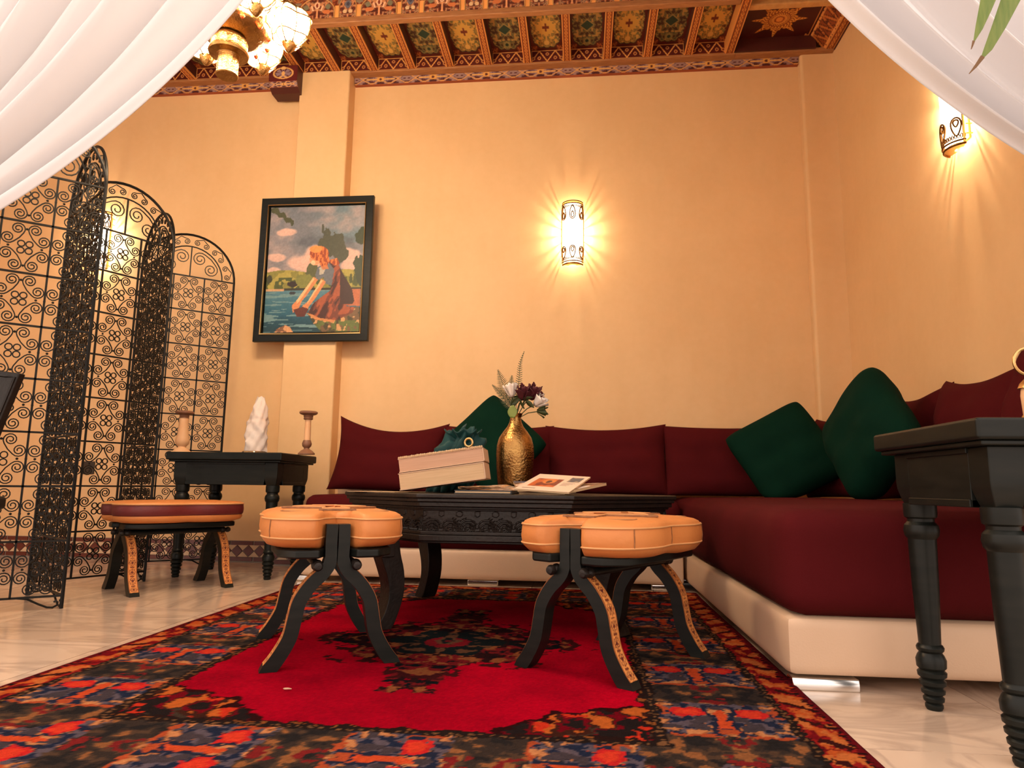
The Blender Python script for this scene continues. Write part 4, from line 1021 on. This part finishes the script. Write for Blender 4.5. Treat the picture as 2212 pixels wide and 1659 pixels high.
for k in range(6):      # six lit lobed lanterns round the body
    a = 2*PI*k/6+D(-38)
    c = Vector((.255*math.cos(a), .255*math.sin(a), .30))
    ln = G()
    def lobe(u, v):
        t_ = 2*PI*u; b = PI*(v-.5); r = .082*(1+.14*math.cos(4*t_))*math.cos(b)**.8
        return Vector((r*math.cos(t_), r*math.sin(t_), .095*math.sin(b)))
    ln.grid(28, 13, lobe, True); L = ln.build('lantern', M['glow_soft'], ch, loc=c, fix=False)
    for z, r in ((-.055, .072), (.03, .088), (.075, .055)): G().tube([(r*(1+.14*math.cos(8*PI*i/40))*math.cos(2*PI*i/40)*1.0, r*(1+.14*math.cos(8*PI*i/40))*math.sin(2*PI*i/40), z) for i in range(40)], .0045, 5, True).build('band', M['brass'], L)
    for q in range(8):
        t_ = 2*PI*q/8; G().tube([lobe(q/8, .08+.84*i/12)*1.03 for i in range(13)], .0042, 5).build('rib', M['brass'], L)
    G().lathe([(0, -.135), (.012, -.128), (.03, -.105), (.036, -.085), (0, -.08)], 14).build('pendant', M['brass'], L)
    G().lathe([(.05, .078), (.03, .10), (.008, .12), (0, .13)], 12).build('cap', M['brass'], L)
    G().tube([(0, 0, .12), (-.10*math.cos(a), -.10*math.sin(a), .17), (-.2*math.cos(a), -.2*math.sin(a), .13)], .006, 6).build('arm', M['brass_plain'], L)
g = G()
for k in range(40):
    z = .63+.031*k
    if z > 1.68: break
    p = [(.010*math.cos(2*PI*i/10), 0, z+.02*math.sin(2*PI*i/10)) for i in range(10)]
    if k % 2: p = [(y, x, z_) for x, y, z_ in p]
    g.tube(p, .003, 4, True)
g.build('chain', M['brass_plain'], ch, fix=False)

# ------------------------------------------------------------------ white voile curtains, tied back on both sides of the opening
def bez(p0, p1, p2, t): return (1-t)**2*p0+2*t*(1-t)*p1+t*t*p2
def lerp(a, b, t): return a+(b-a)*t
def curtain(name, label, P0, P1, P2, seed, nf, Yc, nt=150, ns=60, mirror=1):
    g = G(); R = random.Random(seed); ph = [R.uniform(0, 6.28) for _ in range(8)]
    def fn(u, v):
        t = u; s = v
        a0 = lerp(P0[0], P0[1], t); a1 = lerp(P1[0], P1[1], t); a2 = lerp(P2[0], P2[1], t)
        p = bez(a0, a1, a2, s)
        e = 1-.75*math.exp(-((1-t)/.05)**2)
        q = 2*PI*nf*(t+.022*math.sin(9*t+ph[0])+.012*math.sin(5*s+ph[1]))
        amp = (.042*(1-.40*s)+.010)*e
        y = amp*math.sin(q)+.45*amp*math.sin(q*.47+ph[2]+2*s)+.22*amp*math.sin(q*2.1+ph[3]+3*s)
        y += .05*math.sin(PI*s)*(t-.5)
        return Vector((p.x+.012*math.sin(q+1.2)*e, Yc+y, p.y+.008*math.sin(q+.5)*e))
    g.grid(nt, ns, fn)
    o = g.build(name, M['voile'], None, angle=180); m = o.modifiers.new('thickness', 'SOLIDIFY'); m.thickness = .0015
    return tag(o, label, 'curtain', 'white curtains framing the opening')
V2 = lambda x, z: Vector((x, z))
curtain('curtain', 'white voile curtain swept to the upper left, in front of the iron screen', (V2(-2.35, 3.15), V2(-.43, 3.15)), (V2(-2.00, 1.92), V2(-.80, 1.49)), (V2(-2.32, 1.38), V2(-2.32, .96)), 3, 9, 1.72)
curtain('curtain', 'white voile curtain swept to the upper right, in front of the sconce', (V2(1.6, 3.15), V2(.02, 3.15)), (V2(1.42, 1.92), V2(.47, 1.56)), (V2(1.72, 1.44), V2(1.66, .99)), 5, 8, 1.72)

# ------------------------------------------------------------------ palm frond tips hanging in at the upper right
def blade(pts, wmax, m, name, parent, y0):
    P = [Vector((x, y0, z)) for x, z in pts]; n = len(P); v = []; f = []
    for i, p in enumerate(P):
        t = (P[min(i+1, n-1)]-P[max(i-1, 0)]).normalized(); s = Vector((t.z, 0, -t.x)); k = i/(n-1); w_ = wmax*(1-k)**.8+.0008
        v += [p-s*w_, p+Vector((0, -.3*w_, 0)), p+s*w_, p+Vector((0, -.3*w_+.0015, 0))]
    for i in range(n-1):
        a = i*4; b = a+4; f += [(a, a+1, b+1, b), (a+1, a+2, b+2, b+1), (a+2, a+3, b+3, b+2), (a+3, a, b, b+3)]
    f += [(0, 3, 2, 1), ((n-1)*4, (n-1)*4+1, (n-1)*4+2, (n-1)*4+3)]
    return G().add(v, f).build(name, m, parent)
YP = 1.3
pl = thing('palm_frond', 'green palm leaf tips hanging in front of the right curtain', 'plant', at(2190, -60, YP))
o = pl.location
def rel(ps): return [((at(x, y, YP)-o).x, (at(x, y, YP)-o).z) for x, y in ps]
blade(rel([(2150, -70), (2140, -20), (2128, 20), (2115, 60), (2103, 92)]), .019, M['palm'], 'leaflet', pl, 0)
blade(rel([(2103.5, 88), (2101, 97), (2098, 106)]), .0018, M['palm_dry'], 'dry_tip', pl, 0)
blade(rel([(2220, -70), (2198, -20), (2172, 40), (2148, 90), (2130, 118)]), .021, M['palm'], 'leaflet', pl, .02)
blade(rel([(2136, 108), (2120, 130), (2106, 146)]), .0035, M['palm_dry'], 'dry_tip', pl, .02)
G().tube([at(2250, -160, YP)-o, at(2190, -90, YP)-o, at(2150, -70, YP)-o], .004, 6).build('rachis', M['palm'], pl)

# ------------------------------------------------------------------ things on the coffee table
TZ = TC.z+TH+.0005
VY = 2.86; vx = at(1113, 960, VY).x
vs_ = thing('vase', 'hammered brass bottle vase holding flowers on the coffee table', 'vase', (vx, VY, TZ))
G().lathe([(0, 0), (.058, 0), (.064, .004), (.071, .04), (.077, .10), (.079, .16), (.077, .195), (.068, .228), (.050, .255), (.034, .275), (.025, .295), (.0225, .31), (.026, .322), (.030, .330), (.028, .331), (.020, .312), (.020, .29), (0, .28)], 40).build('vase_body', M['vase_brass'], vs_, angle=60)
mouth = Vector((vx, VY, TZ+.325))
def vp(px, py, dy=0): return at(px, py, VY+dy)
def flower_root(name, label, cat='flower'): return thing(name, label, cat, mouth, 0, 'flowers in the brass vase')
def stem(t, tip, r=.0022, bend=(0, 0, 0)):
    tip = tip-mouth; m = tip*.5+Vector(bend)
    G().tube([Vector((0, 0, -.14)), Vector((0, 0, -.02)), m, tip], r, 5).build('stem', M['leaf'], t)
def fern(label, path, wl, seed):
    t = flower_root('fern_frond', label, 'fern'); P = [p-mouth for p in path]; P = [Vector(q) for q in catmull([tuple(p) for p in P], 8)]; ds = [0]
    for a_, b_ in zip(P, P[1:]): ds.append(ds[-1]+(b_-a_).length)
    tt = np.linspace(0, ds[-1], 30); P = [Vector([float(np.interp(q, ds, [p[k] for p in P])) for k in range(3)]) for q in tt]
    G().tube([Vector((0, 0, -.12))]+P, .0014, 4).build('stem', M['leaf'], t)
    g = G(); n = len(P)
    for i in range(7, n):
        k = (i-6)/(n-7); tg = (P[i]-P[i-1]).normalized(); sd = Vector((tg.z, 0, -tg.x)); L = wl*(math.sin(PI*(.12+.86*k)**.75)*.95+.10)
        for s in (-1, 1):
            tip = P[i]+sd*s*L+tg*L*.45+Vector((0, .3*L*math.sin(i*2.1), 0)); mid = (P[i]+tip)/2
            w_ = tg*.0017
            g.add([P[i]-w_, mid-w_*1.1+Vector((0, -.0006, 0)), tip, mid+w_*1.1, P[i]+w_*.5, mid+Vector((0, .0008, 0))], [(0, 1, 3, 4), (1, 2, 3), (0, 4, 3, 5), (0, 5, 1), (1, 5, 2), (5, 3, 2)])
    g.build('leaflet', M['leaf'], t, fix=False)['kind'] = 'stuff'
fern('tall upright fern frond with a hooked tip rising from the vase', [mouth, vp(1118, 850), vp(1122, 810), vp(1124, 785), vp(1132, 760)], .016, 1)
fern('feathery fern frond leaning left over the vase', [mouth, vp(1098, 865), vp(1088, 835), vp(1080, 812), vp(1076, 800)], .030, 2)
fern('small fern frond drooping at the left rim of the vase', [mouth, vp(1096, 872), vp(1084, 852), vp(1070, 838), vp(1064, 832)], .022, 3)
fern('short fern sprig behind the white bud', [mouth, vp(1106, 858, .02), vp(1104, 830, .02), vp(1106, 812, .02)], .026, 4)
def bloom(name, label, c, r, m, seed, tilt=(0, 0), petals=9, openk=1.0):
    t = flower_root(name, label); R = random.Random(seed); stem(t, c)
    cc = c-mouth
    for k in range(petals):
        a = 2*PI*k*.382; lay = k/petals; rr = r*(.45+.55*lay); Mx = Matrix.Rotation(tilt[0], 4, 'X') @ Matrix.Rotation(tilt[1], 4, 'Y') @ Matrix.Rotation(a, 4, 'Z')
        def pet(u, v):
            b = (u-.5)*1.9; h = v
            rad = rr*(.25+.75*h**.7)*(1+.12*math.sin(b*5+k)); lift = r*(1.5*h*(1-.45*lay*h*openk))-r*.5
            return cc+Mx @ Vector((rad*math.cos(b*.62), rad*math.sin(b*.62)*1.1, lift+.10*r*math.cos(b*4)*h))
        g = G().grid(7, 6, pet); o_ = g.build('petal', m, t, fix=False, angle=180); md = o_.modifiers.new('thickness', 'SOLIDIFY'); md.thickness = .0008
    return t
bloom('white_flower', 'half-open white bud among the ferns in the vase', vp(1104, 848, -.02), .038, M['white_petal'], 3, (0, -.2), 7, .3)
bloom('red_rose', 'dark red rose in the middle of the bouquet', vp(1131, 853, -.03), .046, M['red_petal'], 5, (.3, .2))
bloom('red_rose', 'dark red rose with an upright petal on the right of the bouquet', vp(1150, 852, -.01), .047, M['red_petal'], 6, (.3, .5))
bloom('white_flower', 'drooping white bloom at the right of the vase', vp(1163, 870, -.01), .040, M['white_petal'], 7, (.4, .9), 8, .6)
t = bloom('withered_flower', 'withered dark bloom hanging lowest on the right of the bouquet', vp(1168, 888), .032, M['leaf'], 8, (.6, 1.6), 6)
t = flower_root('leaf_sprig', 'round light green leaf at the mouth of the vase', 'leaf'); stem(t, vp(1108, 892, -.04), .0016)
c = vp(1107, 889, -.045)-mouth
g = G().grid(9, 9, lambda u, v: c+Vector(((u-.5)*.042*math.sin(PI*(.12+.80*v)), .004*math.cos(u*PI), (v-.5)*.052))); lo_ = g.build('leaf', M['leaf_light'], t, fix=False); lo_.modifiers.new('thickness', 'SOLIDIFY').thickness = .001
t = flower_root('leaf_sprig', 'dark green leaves filling the centre of the bouquet', 'leaf'); stem(t, vp(1122, 870, -.02), .0018)
for k in range(7):
    c = vp(1108+k*6, 872-6*(k % 3), -.02-.01*(k % 2))-mouth; a = k*.9
    Mx = Matrix.Rotation(a, 4, 'Y') @ Matrix.Rotation(.4*k, 4, 'Z')
    g = G().grid(6, 8, lambda u, v: c+Mx @ Vector(((u-.5)*.026*math.sin(PI*v), .004*math.sin(u*PI), (v-.5)*.05))); o_ = g.build('leaf', M['leaf'], t, fix=False); o_.modifiers.new('thickness', 'SOLIDIFY').thickness = .0008

# books and magazines
def book(name, label, loc, size, rz, tilt, mcover, mpage, group, cat='book', rx=0):
    t = thing(name, label, cat, loc, 0, group, rot=(rx, tilt, rz)); L, Wd, Hh = size; c_ = .003
    G().box((-L/2+.002, -Wd/2+.002, c_), (L/2-.004, Wd/2-.002, Hh-c_)).build('pages', mpage, t, bevel=.001)
    G().box((-L/2, -Wd/2, 0), (L/2, Wd/2, c_)).build('cover', mcover, t); G().box((-L/2, -Wd/2, Hh-c_), (L/2, Wd/2, Hh)).build('cover', mcover, t)
    G().box((L/2-.004, -Wd/2, 0), (L/2, Wd/2, Hh)).build('spine', mcover, t)
    return t
M['ivory'] = mat('ivory_cover', (.58, .38, .24), .6); M['page_pink'] = mat('pinkish_pages', (.56, .34, .22), .8, c2=(.48, .28, .17), scale=4, stretch=(2, 2, 70)); M['black_card'] = mat('black_cover', (.02, .022, .026), .4)
bp = at(968, 1040, 2.52); tl = D(-8.5)
book('book', 'thick cream book lying tilted at the left of the coffee table', (bp.x-.005, 2.53, TZ+.030), (.31, .22, .060), D(3), tl, M['ivory'], M['paper'], 'books on the coffee table')
book('book', 'thick pinkish book stacked on top of the tilted cream book', (bp.x-.012, 2.535, TZ+.0925), (.31, .21, .050), D(3), tl, M['ivory'], M['page_pink'], 'books on the coffee table')
g = G(); R = random.Random(3)
trim = G()
for k in range(46):
    trim.sphere((-.15+.30*k/45, -.104, .0528), .004+.002*R.random(), 6, 4)
tb = [o_ for o_ in bpy.data.objects if o_.get('label', '').startswith('thick pinkish')][0]
trim.build('fringe_trim', M['paper'], tb, fix=False)['kind'] = 'stuff'
def mag_paint(kind):
    def f(U, V):
        C = np.zeros(U.shape+(3,)); C[:] = (226, 196, 172)
        if kind == 0:
            m = (U > .12) & (U < .62) & (V > .22) & (V < .72); put(C, m, (190, 92, 40)); put(C, m & (fbm(U*7, V*5, 3, 2) < .45), (120, 44, 30)); put(C, m & (np.hypot((U-.4)/.12, (V-.55)/.14) < 1), (206, 120, 54)); put(C, m & (np.hypot((U-.40)/.05, (V-.53)/.09) < 1), (92, 48, 34))
            put(C, (U > .70) & (U < .93) & (V > .58) & (V < .88), (84, 84, 92)); put(C, (U > .70) & (U < .93) & (V > .58) & (V < .88) & (fbm(U*14, V*14, 4, 2) > .55), (150, 130, 110))
            for k in range(4): put(C, (np.abs(V-.5+.05*k) < .010) & (U > .68) & (U < .90-.03*k), (150, 130, 118))
            put(C, (U > .10) & (U < .34) & (V > .08) & (V < .12), (140, 116, 100))
        elif kind == 1:
            n = fbm(U*4, V*4, 9, 3); put(C, n > .5, (168, 120, 84)); put(C, n > .6, (96, 70, 60)); put(C, n < .38, (222, 206, 196)); put(C, (V > .8) & (U < .5), (90, 92, 110)); put(C, np.hypot((U-.62)/.12, (V-.62)/.08) < 1, (250, 244, 240))  # last white oval is a gloss highlight painted into the cover colour
        else:
            n = fbm(U*5, V*6, 13, 3); put(C, n > .48, (150, 124, 96)); put(C, n > .58, (70, 84, 96)); put(C, n < .36, (214, 150, 70)); put(C, n < .28, (60, 46, 44))
        return C
    return f
def magazine(label, loc, size, rz, rx, ry, kind, curl=.0):
    L, Wd, Hh = size; t = thing('magazine', label, 'magazine', loc, 0, 'magazines on the coffee table', rot=(rx, ry, rz))
    zf = lambda U, V: Hh+curl*(np.clip(.35-V, 0, 1)**2)*-2+.004*np.sin(U*3)*0
    me = painted_mesh('front_cover', 70, 80, lambda U, V: np.stack([(U-.5)*L, (V-.5)*Wd, zf(U, V)], -1), mag_paint(kind), back=(0, 0, -.0006)); me.materials.append(M['paint']); link('front_cover', me, None, t, smooth=False)
    me = painted_mesh('pages', 8, 20, lambda U, V: np.stack([(U-.5)*L*.995, (V-.5)*Wd*.995, zf(U, V)-.0007], -1), lambda U, V: np.zeros(U.shape+(3,))+np.array((222, 190, 164)), back=(0, 0, -Hh+.0007)); me.materials.append(M['paper']); link('pages', me, None, t, smooth=False)
    return t
mp = at(1190, 1050, 2.5)
magazine('open white magazine with an orange photo on its cover, topmost of the pile', (mp.x+.01, 2.50, TZ+.037), (.20, .27, .006), D(-16), D(12), D(3), 0)
magazine('folded white leaflet under the topmost magazine, jutting out to the right', (mp.x+.045, 2.52, TZ+.015), (.20, .27, .010), D(-34), D(7), D(-2), 1)
magazine('colourful magazine with a painted-on white glint behind the topmost magazine', (mp.x-.035, 2.63, TZ+.022), (.21, .26, .010), D(10), D(7), D(0), 1)
magazine('magazine lying flat between the tilted books and the vase', (at(1060, 1045, 2.6).x, 2.62, TZ+.012), (.20, .25, .008), D(24), D(4), D(-3), 2)
book('book', 'thin black book lying flat at the front of the coffee table', (at(1052, 1055, 2.44).x, 2.43, TZ), (.20, .14, .012), D(-3), 0, M['black_card'], M['paper'], 'books on the coffee table')
G().box((-.11, -.08, 0), (.11, .08, .0015)).build('paper_sheet', M['paper'], None, loc=(at(825, 1052, 2.6).x, 2.62, TZ), rot=(0, 0, D(-20)))
tag(bpy.data.objects['paper_sheet'], 'loose sheet of white paper at the left corner of the coffee table', 'paper')
# velvet drawstring bag
bgc = at(990, 985, 2.66)
bag = thing('velvet_bag', 'crumpled teal velvet drawstring bag with a ring behind the tilted books', 'bag', (bgc.x-.02, 2.78, TZ)); bag.scale = (1.12, 1.12, 1.5)
def bagf(u, v):
    a = 2*PI*u; b = PI*(v-.5); n = 1+.16*math.sin(5*a+3*b)+.12*math.sin(9*a-5*b)+.08*math.sin(13*b+4*a)
    x = .088*n*math.cos(b)*math.cos(a); y = .05*n*math.cos(b)*math.sin(a); z = .082*math.sin(b)*n
    return Vector((x+.35*z-.012, y, max(0, z+.076)))
G().grid(56, 30, bagf, True).build('pouch', M['teal'], bag, angle=180)
def ruff(u, v):
    a = 2*PI*u; r = .018+.045*v; k = 1+.13*math.sin(6*a)*v
    return Vector((.014+r*k*math.cos(a), r*.7*k*math.sin(a), .138+.026*v+.006*math.sin(8*a)*v))
o_ = G().grid(60, 8, ruff, True).build('ruffle', M['teal'], bag, angle=180, fix=False); o_.modifiers.new('thickness', 'SOLIDIFY').thickness = .003
G().tube([(.045+.014*math.cos(2*PI*i/16), -.055, .132+.011*math.sin(2*PI*i/16)) for i in range(16)], .0034, 6, True).build('ring', M['brass_plain'], bag)
G().tube([(.0, -.056, .10), (-.02, -.064, .07), (-.05, -.075, .045)], .002, 5).build('cord', M['brass_plain'], bag)

# ------------------------------------------------------------------ things on the far console
CZ = .6625
def candlestick(px, Y, label, kind):
    p = at(px, 975, Y); t = thing('candlestick', label, 'candlestick', (p.x, Y, CZ), 0, 'turned candlesticks on the black console')
    k = 1.0
    if kind:
        G().lathe([(0, 0), (.046, 0), (.046, .006), (.030, .022), (.016, .030), (.014, .036), (.024, .046), (.027, .06), (.022, .076), (.020, .08), (0, .08)], 24).build('base', M['candle_wood'], t)
        G().lathe([(0, .08), (.019, .08), (.018, .12), (.0165, .19), (.017, .195), (0, .195)], 20).build('glass_column', M['horn'], t)
    else:
        G().lathe([(0, 0), (.055, 0), (.055, .006), (.036, .024), (.022, .034), (.022, .040), (.036, .055), (.038, .075), (.028, .12), (.025, .19), (.026, .2), (0, .2)], 24).build('base', M['horn'], t)
    z = .195
    G().lathe([(0, z), (.022, z), (.027, z+.006), (.024, z+.012), (.027, z+.018), (.025, z+.024), (.042, z+.030), (.050, z+.036), (.050, z+.044), (.044, z+.048), (.040, z+.046), (0, z+.045)], 28).build('cup', M['candle_wood'], t)
candlestick(392, 3.72, 'pale alabaster candlestick with brown cup, seen through the iron screen', 0)
candlestick(662, 3.72, 'slim brown turned candlestick at the right end of the console', 1)
lp = at(550, 975, 3.70)
cl = thing('crystal_tower', 'tall white rough crystal standing on the black console', 'crystal', (lp.x, 3.70, CZ))
def rock(u, v):
    a = 2*PI*u; z = .31*v; R_ = .058*(1-.10*v)*(1-max(0, v-.45)**1.6*1.75) + .001
    n = 1+.10*math.sin(3*a+9*v)+.07*math.sin(7*a-17*v)+.05*math.sin(5*a+31*v)
    if abs(v-.58) < .02: n *= .95
    return Vector((R_*n*math.cos(a)+.018*v, R_*n*math.sin(a)*.9, .012+z+.004*math.sin(4*a)*v))
G().grid(30, 40, rock, True).build('crystal', M['white_rock'], cl, angle=50)
G().lathe([(0, 0), (.066, 0), (.068, .006), (.064, .014), (.05, .016), (0, .016)], 24).build('glass_dish', M['glass'], cl)

# wall socket low on the back wall
ws = thing('wall_socket', 'dark brown wall socket low on the wall behind the screen', 'socket', (-3.275, WY, .545))
G().box((-.045, -.010, 0), (.045, 0, .085)).build('plate', M['plastic'], ws, bevel=.004); G().lathe([(0, 0), (.02, 0), (.02, .004), (0, .004)], 18).build('outlet', M['plastic'], ws, loc=(0, -.009, .042), rot=(PI/2, 0, 0))

# ------------------------------------------------------------------ dark carved chair cut off by the left edge
c0 = at(45, 810, 2.18)
cc = thing('carved_chair', 'dark carved wooden chair back cut off by the left edge', 'chair', (c0.x-.22, 2.18, 0))
bk = [(-.24, .42), (.11, .42), (.125, .60), (.165, .76), (.225, .875), (.12, .868), (0, .89), (-.12, .868), (-.225, .875), (-.18, .76), (-.24, .60)]
bk = [(-.14, .42), (.12, .42), (.135, .56), (.175, .70), (.228, .868), (.19, .872), (.10, .884), (0, .90), (-.10, .884), (-.19, .872), (-.228, .868), (-.175, .70), (-.135, .56)]
bo = G().prism(bk, -.015, .015, axis='y').build('backrest', M['dark_wood'], cc, bevel=.006)
for x, z, r in ((.10, .80, .03), (-.10, .80, .03), (0, .80, .045), (.06, .70, .03), (-.06, .70, .03)):
    G().tube([(x+r*math.cos(2*PI*i/18), -.017, z+r*math.sin(2*PI*i/18)) for i in range(18)], .005, 5, True).build('carved_ring', M['dark_wood'], bo)
G().tube([(x*.93, -.016, .66+(z-.66)*.93) for x, z in bk[3:12]], .005, 5).build('carved_edge', M['dark_wood'], bo)
G().box((-.21, -.40, .40), (.21, .02, .445)).build('seat', M['dark_wood'], cc, bevel=.012)
for x, y in ((-.18, -.37), (.18, -.37), (-.15, 0), (.15, 0)): G().lathe([(0, 0), (.016, 0), (.022, .05), (.018, .1), (.024, .2), (.026, .40), (0, .40)], 14).build('leg', M['dark_wood'], cc, loc=(x, y, 0))

# ------------------------------------------------------------------ brass lantern on the near console, at the right edge
lx = at(2234, 850, 1.52)
lt = thing('brass_lantern', 'small brass lantern with a ring handle on the near console', 'lantern', (lx.x, 1.52, .6425))
G().lathe([(0, 0), (.034, 0), (.036, .006), (.026, .012), (.024, .018), (0, .018)], 20).build('base', M['brass_plain'], lt)
G().lathe([(.022, .018), (.024, .06), (.022, .075), (0, .075)], 20).build('glass', M['horn'], lt)
G().lathe([(.028, .075), (.024, .085), (.012, .098), (.006, .104), (0, .105)], 20).build('cap', M['brass_plain'], lt)
G().tube([(.030*math.cos(2*PI*i/24)-.004, 0, .131+.029*math.sin(2*PI*i/24)) for i in range(24)], .0032, 6, True).build('ring_handle', M['brass_plain'], lt)

# small curled scrap lying on the rug
sp = at(667, 1499, 1.66)
G().tube([(-.012, 0, .002), (-.006, -.005, .003), (.002, -.006, .004), (.010, -.003, .003)], [.0008, .0022, .0022, .0008], 6).build('paper_scrap', M['ivory'], None, loc=(-.70, 1.668, .0125))
tag(bpy.data.objects['paper_scrap'], 'tiny curled pale scrap lying on the red rug field', 'scrap')
